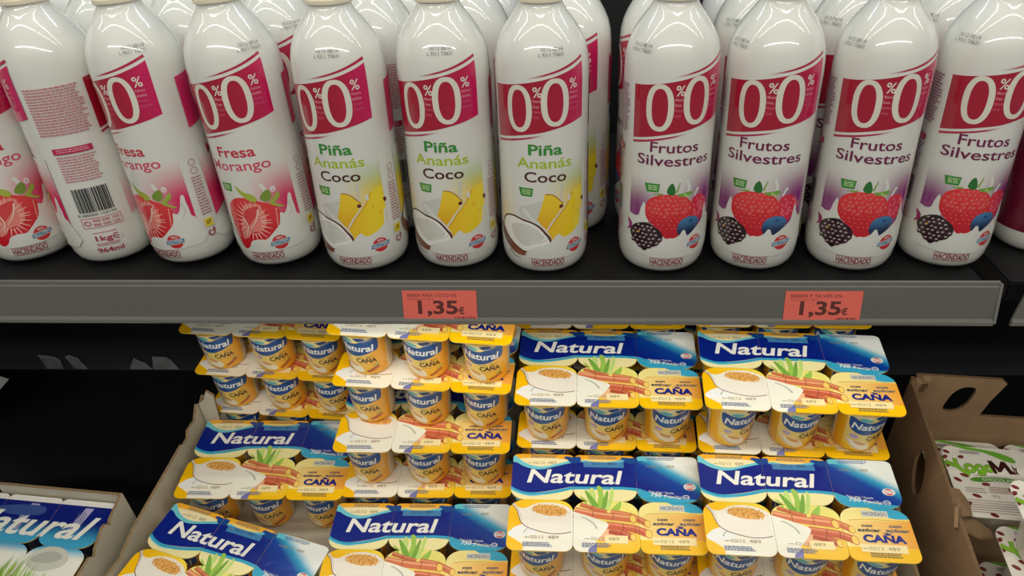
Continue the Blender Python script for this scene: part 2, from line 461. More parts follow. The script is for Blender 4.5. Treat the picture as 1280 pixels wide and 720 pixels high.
        for j in range(11):
            for i in range(10):
                u = -24+i*4.2+(j % 2)*2.1+rn.uniform(-.7, .7); v = 38+j*3.5+rn.uniform(-.6, .6)
                if (u+5)**2/19**2+(v-58)**2/17**2 < .9 and abs(u+4) < 4+(v-34)*.75:
                    (s1 if v > 56 else s2).append((u, v, 1.25, 1.1, 30))
        A.dots([(a, b, 1.45, 1.3, r) for a, b, _, _, r in s1], rgb(232, 112, 106), 8); A.dots([(a, b, 1.0, .85, r) for a, b, _, _, r in s1], rgb(206, 38, 46), 7); A.dots([(a+.4, b+.3, .4, .3, r) for a, b, _, _, r in s1], rgb(246, 196, 180), 5)
        A.dots([(a, b, .62, .5, r) for a, b, _, _, r in s2], rgb(240, 120, 104), 6)
        A.poly([(-8.3, 78.4), (-7.0, 82.7), (-4.1, 85.3), (-1.7, 80.6), (-1.5, 75.8), (-5.1, 74.9), (-7.7, 76.7)], rgb(38, 112, 44), 3)
        A.poly([(.3, 75.6), (6, 76.2), (11.7, 77.2), (14, 75.1), (8.6, 73), (3.9, 73)], rgb(112, 164, 62), 3)
        A.line([(6, 75), (13, 71.2)], 2.4, rgb(170, 196, 110), 0, .5)
        bb = [(-39.4, 38.4), (-36.1, 44.2), (-29.9, 47.8), (-22.9, 49.3), (-16.8, 46.4), (-11.8, 42.9), (-9.6, 38.1), (-11.0, 32.8), (-14.7, 28.9), (-19.9, 26.7), (-24.2, 23.0), (-27.3, 24.7), (-31.8, 27.7), (-36.3, 31.8)]
        A.poly(bb, rgb(38, 18, 26), 3)
        cl, hi = [], []
        for j in range(7):
            for i in range(8):
                u = -37+i*4.1+(j % 2)*2+rn.uniform(-.6, .6); v = 27+j*3.6+rn.uniform(-.5, .5)
                if (u+24.4)**2/13.2**2+(v-36.8)**2/11**2 < 1: cl.append((u, v, 2.2, 1.9, 20)); hi.append((u-.2, v+.7, 1.15, .7, 15))
        A.dots(cl, rgb(70, 40, 46), 9); A.dots(hi, rgb(190, 182, 178), 7); A.dots([(a+.6, b-1.3, .7, .5, 0) for a, b, *_ in cl], rgb(22, 10, 14), 5)
        A.dots([(-30.5, 39.5, 1.3, .9, 30)], rgb(214, 160, 50))
        bl = [(2.2, 42), (2.9, 48.8), (6.7, 53.0), (13.3, 54.6), (20.5, 52.4), (22.8, 47.6), (20, 43), (14, 38), (6, 37)]
        A.poly(bl, lambda u, v: mix(rgb(28, 40, 74), rgb(66, 120, 168), sst(40, 53, v)), 3)
        A.dots([(14, 50.4, 2.4, 1.2, 10)], rgb(40, 72, 120), 9)
        A.poly([(-41, 36.5), (-37.3, 29.4), (-30.7, 25.2), (-23.6, 22.5), (-14.6, 28.0), (-10.1, 33.6), (-4.1, 36.5), (-.7, 36.2), (4.4, 38.7), (7.0, 42.6), (9.2, 42.4), (10.6, 39), (12.1, 37.2), (16.9, 40.2), (23.5, 45.0), (27.6, 49.4), (29.5, 59.7), (31, 62), (33, 56), (37, 50), (41, 48), (41, 20), (-41, 20)], WHITE, 3)
        gx, gy = 20.5, 29.5
    elif kind == 'P':
        A.poly([(-17.4, 63.6), (-9.9, 65.9), (2.7, 69.7), (4, 53.9), (-13.4, 52), (-17.5, 58.1)], rgb(206, 206, 198), 3)
        A.line([(-14, 62), (-4, 52), (2, 47)], 3.4, WHITE, 3, 1.6)
        A.poly([(41, 79), (36, 78), (29.4, 75.2), (23.6, 64.4), (15.2, 54.8), (6.3, 43.5), (9.8, 37.8), (9.9, 31), (16.3, 32), (23.6, 34), (31.5, 38), (39.3, 43), (41, 46)], lambda u, v: mix(rgb(236, 190, 26), rgb(244, 216, 40), sst(6, 40, u)), 0)
        A.line([(7.5, 44), (15.4, 55.2), (23.6, 64.6), (29.6, 75.2)], .9, rgb(214, 158, 20), 2)
        A.poly([(5.0, 76.4), (11.0, 75.6), (16.2, 71.6), (20.5, 66.2), (16.2, 59.5), (9.9, 51.5), (5.9, 44.8), (1.7, 49.0), (-1.9, 53.6), (1.5, 63.7)], lambda u, v: mix(rgb(230, 176, 20), rgb(240, 204, 40), sst(46, 70, v)))
        A.line([(5.2, 76.6), (11.0, 75.7), (15.4, 72.5), (20.5, 66.6)], .8, rgb(150, 96, 20), 3)
        A.dots([(18.6, 64.8, 1.9, 1.7, 20), (41.4, 66.2, 1.6, 2.2, 10)], rgb(92, 30, 18), 9)
        A.dots([(11, 68, 1.6, 1.0, 10), (30, 62, 1.4, 2.4, -20), (36, 56, 1.2, 2.2, -20)], rgb(238, 192, 30), 9)
        A.line([(19.6, 84), (19.2, 76), (18.7, 69)], 2.4, rgb(206, 204, 196), 2, 1.2); A.ell(26, 71.4, 1.4, 3, WHITE); A.line([(40, 58), (38.6, 44)], 2.0, WHITE, 0, 2.8)
        shell = [(-42, 43), (-42, 35), (-39, 29.6), (-33, 24.5), (-25, 20.2), (-17, 18.4), (-12.4, 20.2), (-12.6, 23), (-20, 27), (-34, 37)]
        A.poly(shell, lambda u, v: mix(rgb(92, 48, 34), rgb(140, 88, 64), sst(-40, -16, u)), 3)
        A.poly([(-40, 42), (-36, 50.4), (-29.6, 53.9), (-22.4, 54.8), (-14.4, 53), (-6.5, 51.4), (.4, 47.9), (5.6, 41.9), (9.4, 36.6), (9.4, 31), (4.6, 30), (-5.3, 27), (-12.7, 22.4), (-19.5, 24.5), (-27, 29), (-35, 35)], rgb(86, 42, 30), 3)
        A.poly([(-38.6, 42), (-35, 49), (-29.6, 52.4), (-22.4, 53.3), (-14.4, 51.4), (-6.5, 49.8), (-.4, 46.2), (4.2, 40.6), (7.6, 35.6), (8.6, 30), (4.6, 29), (-5.3, 26), (-12.7, 23.4), (-19.5, 26), (-27, 30.4), (-34, 36)], rgb(240, 238, 230), 3)
        A.poly([(-27, 44), (-20, 48), (-12, 48.6), (-4, 46), (1, 41.5), (4, 36.6), (-5.2, 30.4), (-13.5, 28.7), (-21.7, 33.3)], rgb(214, 212, 203), 3)
        A.line([(-30, 20.6), (-24, 16.6), (-17.6, 15.4)], 1.0, rgb(120, 74, 54), 3, .4)
        A.poly([(-12, 22), (-4, 28), (4, 30.5), (9, 33), (13, 37.5), (16.7, 40), (18.8, 37.4), (21.1, 36.7), (24.1, 37), (31.4, 40.2), (37.7, 45), (41, 45.4), (41, 20), (-6, 17)], WHITE, 3)
        A.line([(-8, 31.5), (2, 33.2), (7, 36.5)], 2.6, rgb(222, 220, 210), 3, 1.2)
        gx, gy = 31.5, 26.5
    else:
        A.off = (A.off[0]+12, 0)
        A.line([(2, 80), (5, 73), (4, 66)], 3, WHITE, 3, 4); A.ell(11, 74, 2.4, 2.6, WHITE)
        A.ell(11, 73.6, 1.1, 1.3, rgb(228, 170, 190))
        st = [(-36, 53), (-33, 61.5), (-26, 67), (-18, 69), (-8.7, 67.6), (-.5, 64.1), (4.8, 62.1), (9.4, 59.2), (12.4, 53.9), (12.2, 47.0), (9.4, 41.1), (5.2, 37.4), (1.0, 33.6), (-5.0, 29.4), (-11.4, 29.6), (-18, 28.5), (-21.5, 22.7), (-26, 19.6), (-30.5, 22), (-33.5, 30), (-36, 42)]
        A.poly(st, lambda u, v: mix(rgb(206, 30, 44), rgb(224, 60, 60), sst(30, 64, v)), 3)
        A.poly([(-16, 62.5), (-4, 62.8), (-1.5, 56.7), (0, 50.5), (-2.0, 42), (-7.9, 38), (-17, 36.4), (-23.5, 30), (-27.5, 31), (-25.5, 41.9), (-20, 53.4)], rgb(232, 132, 120), 3)
        rays = []
        for a in range(0, 360, 16):
            c, d = math.cos(R_(a)), math.sin(R_(a)); A.line([(-13+8*c, 47+11*d), (-13+17*c, 47+19*d)], 1.5, rgb(238, 178, 162), 0, .4)
        A.poly([(-17.6, 57.1), (-6.0, 60.9), (-5.0, 56.6), (-11.8, 48.4), (-18.4, 42.8), (-20.3, 48.2)], rgb(214, 66, 66), 3)
        A.line([(-20.5, 50), (-18, 42), (-22, 33)], 1.6, rgb(244, 206, 190), 3, .6); A.line([(-5, 58), (-9, 48), (-16, 40)], 1.6, rgb(244, 206, 190), 3, .6)
        A.dots([(9.6-i*.25, 56-i*1.9, .5, .8, 0) for i in range(9)]+[(-33+i*.3, 56-i*3, .5, .8, 0) for i in range(9)], rgb(246, 190, 176), 6)
        for p, c in (([(-20.7, 80.1), (-14, 74.3), (-6.5, 71.3), (-3.7, 67.1), (-6.3, 64.5), (-12, 67.4), (-17.5, 72.8)], rgb(168, 182, 62)),
                     ([(-1.2, 67.2), (1.7, 71.8), (6.7, 74.5), (8.7, 68.6), (4.0, 64.0)], rgb(122, 148, 50)),
                     ([(6.0, 63.6), (10, 67), (14.6, 71.0), (15, 66.3), (10, 61.6), (17, 57.0), (13.0, 57.2), (6.0, 61.1)], rgb(160, 176, 66))): A.poly(p, c, 3)
        A.off = (A.off[0]-12, 0)
        A.poly([(-41, 38), (-33, 37), (-26, 33), (-21.5, 25), (-17, 20.4), (-14, 20), (-10, 22.7), (-6.5, 28), (.6, 30), (7, 29.6), (13, 34), (16.9, 37.6), (20.6, 41.0), (22.6, 46), (24, 52), (27.4, 50.6), (31, 56), (33.4, 64.4), (35, 66.8), (36.8, 65.4), (36.8, 60), (37.5, 54), (38, 47), (41, 43), (41, 20), (-41, 20)], WHITE, 3)
        A.line([(33, 60), (34.4, 52), (30, 46)], 1.4, rgb(206, 200, 194), 3, .8)
        gx, gy = 18, 25.5
    # round badge with banner
    A.ell(gx, gy, 7.6, 7.4, WHITE); A.ell(gx, gy, 6.9, 6.7, rgb(204, 56, 60)); A.text('SIN', gx-2.6, gy+3.3, 5.2, 1.9, WHITE, .02)
    A.poly([(gx-9.0, gy-3.6), (gx+8.4, gy-1.6), (gx+9.0, gy+3.2), (gx-8.4, gy+1.2)], WHITE)
    A.poly([(gx-8.4, gy-3.0), (gx+7.8, gy-1.2), (gx+8.4, gy+2.6), (gx-7.8, gy+.8)], rgb(58, 122, 164))
    A.text('GLUTEN', gx-7.0, gy-2.2, 14, 2.5, WHITE, .02, 0, 7)
    A.text('HACENDADO', HX-14.4, 10.6, 28.8, 5.4, M, .012)
    A.line([(HX-14.8, 16.9), (HX, 16.7), (HX+14.8, 16.9)], .55, M); A.line([(HX-14.8, 9.4), (HX, 9.6), (HX+14.8, 9.4)], .55, M)

def back_block(A, kind):
    """facts, bar code and weight between the two printed faces (u 145..191)"""
    P = rgb(196, 124, 132) if kind != 'F' else rgb(150, 110, 130)
    A.lines(147, 121, 190, 161, 17, 1.25, P, 2)
    A.rect(152, 105.2, 183, 110.4, rgb(184, 32, 74)); A.lines(155, 106.2, 181, 109.6, 2, .7, rgb(236, 170, 184), 4)
    A.lines(153, 80, 184, 103.6, 10, 1.1, P, 6)
    A.barcode(154, 52, 182.5, 74, rgb(44, 44, 42))
    A.text('8 480000 154194', 152, 48.4, 31, 2.3, rgb(60, 60, 58))
    M = rgb(184, 56, 84)
    for a, b in (((153, 46.4), (185, 46.4)), ((185, 46.4), (185, 37.6)), ((185, 37.6), (153, 37.6)), ((153, 37.6), (153, 46.4))): A.line([a, b], .45, M)
    A.ring(157.4, 42, 2.8, 2.4, .8, .8, M); A.text('900 500 103', 162, 42.6, 21, 2.5, M, .01); A.text('800 500 220', 162, 38.8, 21, 2.5, M, .01)
    A.lines(158, 31.5, 178, 33.5, 1, .8, P, 8); A.text('1kg', 159, 24.6, 13.5, 5, rgb(170, 40, 80), .014)
    A.ring(176, 27, 3.0, 2.8, .8, .8, rgb(170, 40, 80)); A.rect(177.6, 24, 179.6, 30, WHITE); A.line([(174, 27), (178, 27)], .7, rgb(170, 40, 80))
    A.lines(158, 19.6, 178, 22.6, 2, .8, P, 9); A.text('964ml', 157, 13, 21.4, 4.8, rgb(170, 40, 80), .014)
def side_strip(A, kind):
    P = rgb(170, 90, 110)
    A.ring(51, 92, 3, 3, .5, .5, P); A.ring(51, 84.6, 3, 3, .5, .5, P)
    A.lines(46.5, 44, 56, 80, 14, .95, P, 12)
    A.rect(46.5, 33, 53.5, 40.5, rgb(232, 206, 40)); A.ring(50, 37, 1.8, 1.8, .6, .6, rgb(70, 64, 20)); A.line([(48, 35), (52, 39.4)], .6, rgb(70, 64, 20))
    A.ring(50, 26.8, 3.2, 3.2, 1.1, 1.1, rgb(160, 36, 70)); A.line([(48.4, 31), (52.2, 29.4)], 1.8, WHITE, 0); A.poly([(51.6, 31.6), (54.4, 28.8), (51.0, 28.2)], rgb(160, 36, 70))
def date_code(A):
    G = rgb(112, 116, 112)
    A.text('10.12 08:14', -8, 190.4, 18, 2.6, G, 0, 0); A.text('L 9311 T0631', -10, 186.6, 20, 2.6, G, 0, 0)

LABEL = {}
for kind in 'FPL':
    A = Art(); front_panel(A, kind); A.off = (100, 0); front_panel(A, kind); A.off = (0, 0)
    back_block(A, kind); side_strip(A, kind); A.off = ({'F': -38, 'P': 12, 'L': 34}[kind], 0); date_code(A)
    LABEL[kind] = wrap(A, 'printed_sleeve', BPROF, RB, MT['label'], dv=4)
vs, fs = lathe([(r/1000, z/1000) for r, z in BPROF], 128); BODY = mesh('bottle_body', vs, fs, MT['plastic'], True)
CP = [(.0170, .2212), (.0184, .2212), (.0187, .2222), (.0186, .2246), (.0179, .2254), (.0178, .2262), (.0183, .2268), (.0182, .2400), (.0177, .2416), (.0165, .2422), (.002, .2422)]
vs, fs = lathe(CP, 96, ribs=lambda k, i: (-.0004 if i % 2 else 0) if 5 < k < 8 else 0); CAP = mesh('cap', vs, fs, MT['cap'], False)

def bottle_proto(kind, label, group, loc, turn, lean=0, lean2=0):
    m = Matrix.Translation(loc) @ Matrix.Rotation(R_(lean), 4, 'Y') @ Matrix.Rotation(R_(lean2), 4, 'X') @ Matrix.Rotation(turn/RB, 4, 'Z')
    o = empty('yogurt_drink_bottle', label, 'bottle', group, m)
    link('bottle_body', BODY, o); link('cap', CAP, o); link('printed_sleeve', LABEL[kind], o)
    return o
def zlean(a): return abs(math.sin(R_(a)))*.029
G1 = 'bottles in the front row on the upper shelf'
FRONT = [  # x, y, kind, turn (mm of arc to the right), lean, label
    (-.5025, .011, 'L', 14, -3.4, 'leftmost white strawberry yogurt bottle of the front row, cut by the left edge'),
    (-.4245, .0105, 'L', -152, -3.4, 'front white bottle turned to show its bar code, small print and 1kg 964ml'),
    (-.3475, .0085, 'L', -16, -3.4, 'front strawberry bottle right of the bar code bottle, lettering half turned away'),
    (-.2650, .0045, 'L', -4, -3.4, 'front bottle reading Fresa Morango in full, with a cut strawberry'),
    (-.1840, -.003, 'P', -10, -1.0, 'front pineapple coconut bottle with dark date code printed on its shoulder, left of three'),
    (-.1030, .0027, 'P', -8, -.3, 'middle one of the three front pineapple coconut bottles, above the left red ticket'),
    (-.0240, -.005, 'P', -3, 0, 'rightmost of the three front pineapple coconut bottles, touching a gap'),
    (.0787, -.0045, 'F', 6, 0, 'leftmost front forest fruit bottle, just right of the gap in the row'),
    (.1595, -.0011, 'F', -5, 0, 'second front forest fruit bottle from the gap, left of the right red ticket'),
    (.2430, -.0025, 'F', -2, 0, 'third front forest fruit bottle from the gap, above the right red ticket'),
    (.3240, .0033, 'F', 0, .8, 'rightmost front forest fruit bottle, at the end of the shelf')]
for x, y, k, t, ln, lab in FRONT:
    bottle_proto(k, lab, G1, world(x, y, zlean(ln)), t, ln)
G2 = 'bottles in the second row on the upper shelf'
SECOND = [(0, 'L', 60, 'strawberry bottle behind the cut leftmost bottle'), (1, 'L', 70, 'white bottle behind the bar code bottle'), (2, 'L', 75, 'white bottle behind the half turned strawberry bottle'),
          (3, 'L', -8, 'bottle with a pink band end showing behind the full Fresa Morango bottle'), (4, 'P', 75, 'white bottle behind the left pineapple coconut bottle'),
          (5, 'P', 66, 'white bottle behind the middle pineapple coconut bottle'), (6, 'P', -14, 'bottle showing its side print behind the right pineapple coconut bottle, in the gap'),
          (7, 'F', -68, 'bottle with purple label edge behind the first forest fruit bottle, in the gap'), (8, 'F', 8, 'bottle behind the second forest fruit bottle'),
          (9, 'F', 4, 'bottle behind the third forest fruit bottle'), (10, 'F', 0, 'bottle behind the last forest fruit bottle')]
for i, k, t, lab in SECOND:
    x, y, _, _, ln, _ = FRONT[i]
    bottle_proto(k, 'second-row white '+lab, G2, world(x+(.013 if i < 6 else .021 if i == 6 else 0), y+.079, zlean(ln)), t, ln)
G3 = 'bottles in the third row on the upper shelf'
for i, (k, t, lab) in enumerate((('L', 70, 'far left strawberry column'), ('L', 60, 'column of the bar code bottle'), ('L', 75, 'column of the half turned strawberry bottle'), ('L', 80, 'column of the Fresa Morango bottle'),
                  ('P', 70, 'left pineapple column'), ('P', 62, 'middle pineapple column'), ('P', -52, 'right pineapple column beside the gap'), ('F', -66, 'first forest fruit column beside the gap'),
                  ('F', 40, 'second forest fruit column'), ('F', 35, 'third forest fruit column'), ('F', 30, 'last forest fruit column'))):
    if i in (6, 7): continue                 # the two columns beside the gap are only two deep
    x, y, _, _, ln, _ = FRONT[i]
    bottle_proto(k, 'rearmost white bottle in the '+lab, G3, world(x+(.020 if i < 6 else .026 if i == 6 else 0), y+.158, zlean(ln)), t, ln)

# dark red bottle on the neighbouring shelf
A = Art(); A.rect(-117, 20, 117, 200, rgb(112, 14, 46)); A.rect(-117, 120, 117, 122, rgb(150, 40, 70)); A.rect(-117, 160, 117, 190, rgb(130, 20, 60))
SL = wrap(A, 'printed_sleeve', BPROF, RB, MT['label'], dv=6)
o = empty('yogurt_drink_bottle', 'dark red bottle on the next shelf, cut by the right edge', 'bottle', None, Matrix.Translation(world(.418, .028, 0)))
link('bottle_body', BODY, o); link('cap', CAP, o); link('printed_sleeve', SL, o)

# ------------------------------------------------------------------ price tickets
def ticket(x, title, sub, label, seed):
    A = Art(); SAL = rgb(232, 108, 92); K = rgb(96, 44, 40)
    A.rect(0, 0, 62, 31, SAL); A.text(title, 4.5, 25.4, 41, 2.7, K, .006); A.text(sub, 4.5, 22.4, 22, 1.8, rgb(150, 70, 60))
    A.text('1,35', 12.5, 9.6, 33.5, 12.4, K, .03); A.text('€', 46.3, 9.6, 5.2, 6.2, K, .03)
    A.barcode(43, 3.6, 60, 7.4, K, seed, .32); A.text('245078', 47.5, 1.2, 8, 1.5, K); A.text('Precio por kilo 1,35', 4.5, 1.2, 14, 1.4, K); A.text('1 kg', 20, 1.2, 4, 1.4, K)
    me = flat(A, 'price_ticket', MT['ticket'], [(0, 0), (62, 0), (62, 31), (0, 31)], (0, 0), .3, thick=.3, side=SAL)
    o = link('price_ticket', me); tag(o, label, 'price ticket')
    d = Vector((0, .0033, .0278)).normalized(); n = Vector((0, -d.z, d.y))
    m = Matrix((Vector((1, 0, 0)), d, n)).transposed().to_4x4(); m.translation = world(x, -.0775, -.0262)+n*.0004
    o.matrix_world = m
ticket(-.141, 'BEBER PIÑA COCO 0%', 'HACENDADO 1000 G', 'salmon red 1,35€ price ticket under the pineapple coconut bottles', 5)
ticket(.1735, 'BEBER F SILVES 0%', 'HACENDADO 1000 G', 'salmon red 1,35€ price ticket under the forest fruit bottles', 6)
# ------------------------------------------------------------------ yogurt six-packs
PW, PD, PH = 198.0, 119.5, .067
def lid_outline(col, row):
    """one lid of the sheet in sheet millimetres: small corners on the outside, wide ones towards the middle"""
    x0, x1 = col*66+.15, (col+1)*66-.15
    if row == 0: y0, y1, r0, r1 = 0, PD/2-.1, (9, 8), (17, 14)      # front: small radii at y0, wide at y1
    else: y0, y1, r0, r1 = PD/2+.1, PD, (17, 14), (7, 5)
    q = []
    for (cx, cy, rx, ry, a0) in ((x1-r0[0], y0+r0[1], *r0, -90), (x1-r1[0], y1-r1[1], *r1, 0), (x0+r1[0], y1-r1[1], *r1, 90), (x0+r0[0], y0+r0[1], *r0, 180)):
        for k in range(9):
            a = R_(a0+k*11.25); q.append((cx+rx*math.cos(a), cy+ry*math.sin(a)))
    return q
YEL = rgb(246, 194, 8); CREAM = rgb(240, 230, 196); NAVY = rgb(6, 32, 128); CYAN = rgb(56, 164, 198); OR = rgb(236, 172, 60)
DATE = rgb(146, 130, 98)
def sheet_sugar():
    A = Art()
    A.rect(0, 0, PW, PD, YEL)
    # rear row: cream strip, blue flag with the name, pale yellow below
    A.rect(0, 97, 136, PD, rgb(236, 170, 40))
    A.poly([(5, 113), (30, 114.4), (54, 113.6), (62, 108), (60, 98), (4, 98), (2, 108)], rgb(240, 224, 176), 3)
    A.poly([(70, 113), (98, 113.6), (116, 113), (122, 108), (120, 98), (74, 98)], rgb(238, 206, 120), 3)
    A.poly([(-3, 116.5), (3.6, 116), (9.2, 110.5), (17.7, 105.5), (26.8, 103.2), (35.7, 103.4), (46.4, 106.6), (58, 110.4), (66, 112), (66, 98), (-3, 98)], rgb(110, 196, 208), 3)
    A.poly([(74, 112), (88, 110.6), (104, 111), (118, 114.5), (123, 117), (128, 116), (140, 113), (140, 98), (74, 98)], rgb(96, 180, 204), 3)
    A.rect(0, 60, PW, 84, rgb(244, 232, 168))
    A.line([(-3, 78), (3.7, 72.6), (13.8, 68.2), (23.4, 67), (34.8, 68), (49, 71), (61.2, 74.6), (66, 75.6), (82, 76), (106.7, 76.4), (117, 76.6), (132.8, 75), (140, 72.4), (149, 69.2), (162.7, 65.8), (176, 62.6), (200, 56)], 3.6, CYAN, 3)
    A.poly([(133, 75), (149, 70), (176, 64), (199, 57), (199, 50), (140, 50), (133, 60)], CYAN)
    A.line([(-3, 75.4), (3.7, 70), (13.8, 66), (23.4, 64.8), (34.8, 66.4)], 1.2, rgb(150, 210, 216), 3)
    wave = smooth_open([(-3, 108.8), (4.3, 107.7), (9.6, 104.2), (15.9, 101.3), (25, 99.1), (32.9, 99.5), (38.7, 101), (46.5, 103.5), (54.2, 106), (62, 108.2), (68, 109.6), (74, 110), (86, 106), (98, 104), (110, 106), (118, 111), (126, 113.4), (133, 113)], 3)+[(133, 119.5), (PW+1, 119.5)]
    low = smooth_open([(PW+1, 58.5), (184.7, 62.3), (176, 65.3), (162.7, 68.2), (149.1, 71.2), (140.1, 74.3), (132.8, 76.9), (117, 78.3), (106.7, 78.1), (82.1, 77.6), (66, 77.4), (61.2, 76.7), (49, 73.2), (34.8, 70.2), (23.4, 68.8), (13.8, 69.8), (3.7, 74), (-3, 79.6)], 3)
    def flag(u, v):
        if u < 130: return NAVY
        t = (v-(104-(u-144)*.66))/14
        if t < 0: return mix(NAVY, rgb(8, 62, 150), (t+2)/2)
        return mix(rgb(8, 62, 150), CYAN, t/.8) if t < .8 else mix(CYAN, rgb(232, 234, 226), (t-.8)/.75)
    pl = wave+low
    # the fade needs a fine mesh: cut the flag in strips
    tri = tessellate_polygon([[Vector((*p, 0)) for p in pl]]); bmt = bmesh.new(); vv = [bmt.verts.new((*p, 0)) for p in pl]
    for t in tri: bmt.faces.new([vv[i] for i in t])
    for i in range(33): bisect(bmt, (132+i*2, 0, 0), (1, 0, 0))
    for i in range(22): bisect(bmt, (0, 58+i*3, 0), (0, 1, 0))
    bmesh.ops.triangulate(bmt, faces=bmt.faces[:]); bmt.verts.index_update()
    A.tris([(v.co.x, v.co.y) for v in bmt.verts], [[v.index for v in f.verts] for f in bmt.faces], flag); bmt.free()
    A.poly([(132.5, 119.5), (132.5, 112.5), (138, 113.5), (146, 112.6), (141, 119.5)], rgb(96, 190, 204))
    for x in (0, 61): A.poly([(54.8+x, 115), (57.7+x, 117.4), (64.8+x, 116.3), (72.7+x, 117), (72.8+x, 109.8), (67.9+x, 108.6), (62+x, 109), (58.9+x, 113.2)], rgb(16, 70, 140), 2)
    A.rect(76.3, 103.2, 119.4, 110.2, rgb(66, 128, 176))
    T = rgb(120, 112, 104)
    for x, n in ((17, 0), (80, 1), (143, 2)):
        A.lines(x+2, 114.2, x+32, 118.6, 3, .85, T if n < 2 else rgb(70, 110, 150), 20+n)
        A.text('02/12', x+5, 106.4 if n < 2 else 104.4, 12.5, 3.4, DATE if n != 1 else rgb(40, 60, 90)); A.text('489', x+21, 106.4 if n < 2 else 104.4, 9, 3.6, DATE if n != 1 else rgb(40, 60, 90))
        A.lines(x, 106.2 if n < 2 else 104.2, x+4, 109 if n < 2 else 107, 1, .9, DATE, 30+n)
    A.text('Natural', 16.6, 81.4, 101, 17.6, rgb(238, 236, 226), .022, .16)
    A.text('Peso neto / líquido', 143.8, 72.2, 26, 2.6, rgb(226, 230, 230), 0, .15, -4); A.text('750 g', 145.6, 67.4, 17, 4.6, rgb(238, 238, 232), .02, .15, -4)
    A.text('(6x125g)', 163.4, 66.0, 14, 3.0, rgb(226, 230, 230), .01, .15, -4); A.ring(182, 66.8, 3.6, 2.8, .8, .8, rgb(226, 230, 230)); A.line([(180, 66.8), (184.6, 66.4)], .8, rgb(226, 230, 230))
    A.ell(187, 80, 6.4, 4.5, rgb(230, 228, 220)); A.ell(187, 80, 4.4, 4.2, rgb(204, 96, 92)); A.rect(181.2, 78.2, 192.8, 82, rgb(236, 230, 224)); A.text('GLUTEN', 181.8, 79.0, 10.2, 2.3, rgb(170, 70, 80), .01)
    # front row, left lid: spoon of yogurt with sugar over a square saucer
    A.poly([(0, 0), (66, 0), (66, 60), (0, 60)], lambda u, v: mix(rgb(246, 188, 4), rgb(248, 216, 66), sst(16, 58, u)*sst(24, 56, v)))
    A.poly([(66, 0), (132, 0), (132, 60), (66, 60)], lambda u, v: mix(rgb(246, 192, 14), rgb(240, 232, 130), sst(8, 40, v)))
    A.poly([(1.2, 18.3), (2.6, 21.8), (13.7, 29.6), (67.8, 46.2), (82.6, 41.4), (97.7, 35), (101.4, 31.5), (99, 27.5), (90, 15), (88, 9), (86, -1), (17.4, -1), (16.3, 7.1), (5.2, 14.5)], rgb(240, 234, 214), 0)
    A.poly([(1.2, 18.3), (2.6, 21.8), (13.7, 29.6), (30, 22), (20, 16), (5.2, 14.5)], rgb(236, 234, 228), 2)
    A.line([(68.9, 41.6), (79, 38.3), (86.3, 32.4), (89.9, 26.5)], 1.2, rgb(186, 188, 172), 4, 2.4); A.line([(17, 20), (19, 24), (22, 26.5)], 1.6, rgb(186, 184, 172), 3, .6)
    sp = [(2.6, 56.5), (9.4, 50.2), (16.6, 49.3), (22.9, 52.6), (29.2, 55.4), (41.4, 56.7), (52.7, 54.8), (62.2, 50.3), (67.9, 43.1), (70, 34), (69.3, 27), (64.9, 23.4), (56.1, 20.8), (43.5, 20.4), (30.7, 23.1), (20.4, 26.8), (13.4, 32.7), (10.3, 40.8), (7.2, 49.1), (1.9, 54.3)]
    A.poly(sp, rgb(238, 230, 214), 3)
    A.line([(1.4, 54.6), (7.2, 48.6), (10.3, 40.8), (13.4, 32.4), (20.4, 26.4), (30.7, 22.6), (43.5, 19.8), (56.1, 20.2), (64.9, 22.8), (69.6, 27)], .9, rgb(120, 84, 84), 3)
    A.line([(3.6, 56), (9, 49), (12, 42), (15, 34)], 1.6, rgb(206, 196, 186), 3, .4)
    A.ell(42, 47.2, 18, 6.4, rgb(222, 160, 76), -6, 26)
    rn = random.Random(8); g1, g2 = [], []
    for i in range(230):
        a, q = rn.uniform(0, 6.283), math.sqrt(rn.random())*1.07; u, v = 42+18.4*q*math.cos(a), 47.2+7*q*math.sin(a)-.1*18*q*math.cos(a)
        (g1 if rn.random() < .5 else g2).append((u, v, .62, .55, rn.uniform(0, 90)))
    A.dots(g1, rgb(196, 120, 44), 5); A.dots(g2, rgb(244, 204, 130), 5)
    A.poly([(132, 0), (PW, 0), (PW, 60), (132, 60)], lambda u, v: mix(rgb(246, 230, 150), rgb(240, 204, 96), sst(170, 198, u)))
    A.poly([(146, 64), (160.6, 65), (PW, 64), (PW, 48), (186, 47.6), (177, 49.2), (168, 56), (160, 61)], CYAN, 0)
    A.poly([(136, 44.6), (PW, 45), (PW, 15), (136, 18)], lambda u, v: mix(rgb(246, 222, 140), rgb(236, 160, 52), sst(150, 196, u)*.9+.1))
    A.line([(140, 44.8), (160, 46.4), (PW, 45.4)], .8, rgb(214, 160, 70), 3)
    A.rect(132, 0, PW, 15, rgb(248, 192, 4))
    # middle lid: leaves and canes
    for p, c in (([(80, 52), (76, 60), (72, 66), (79, 61)], 0), ([(84, 50), (81, 66), (84, 76), (88, 72), (89, 52)], 1), ([(90, 50), (92, 66), (90, 78), (96, 76), (97, 52)], 0), ([(97, 50), (103, 64), (105, 77), (108, 70), (103, 50)], 1),
                 ([(104, 49), (112, 58), (115, 60), (113, 49)], 0), ([(86, 52), (78, 70), (80, 72), (92, 54)], 2), ([(94, 51), (100, 72), (102, 70), (99, 51)], 2)):
        A.poly(p, (rgb(160, 200, 84), rgb(198, 222, 124), rgb(122, 172, 66))[c], 2)
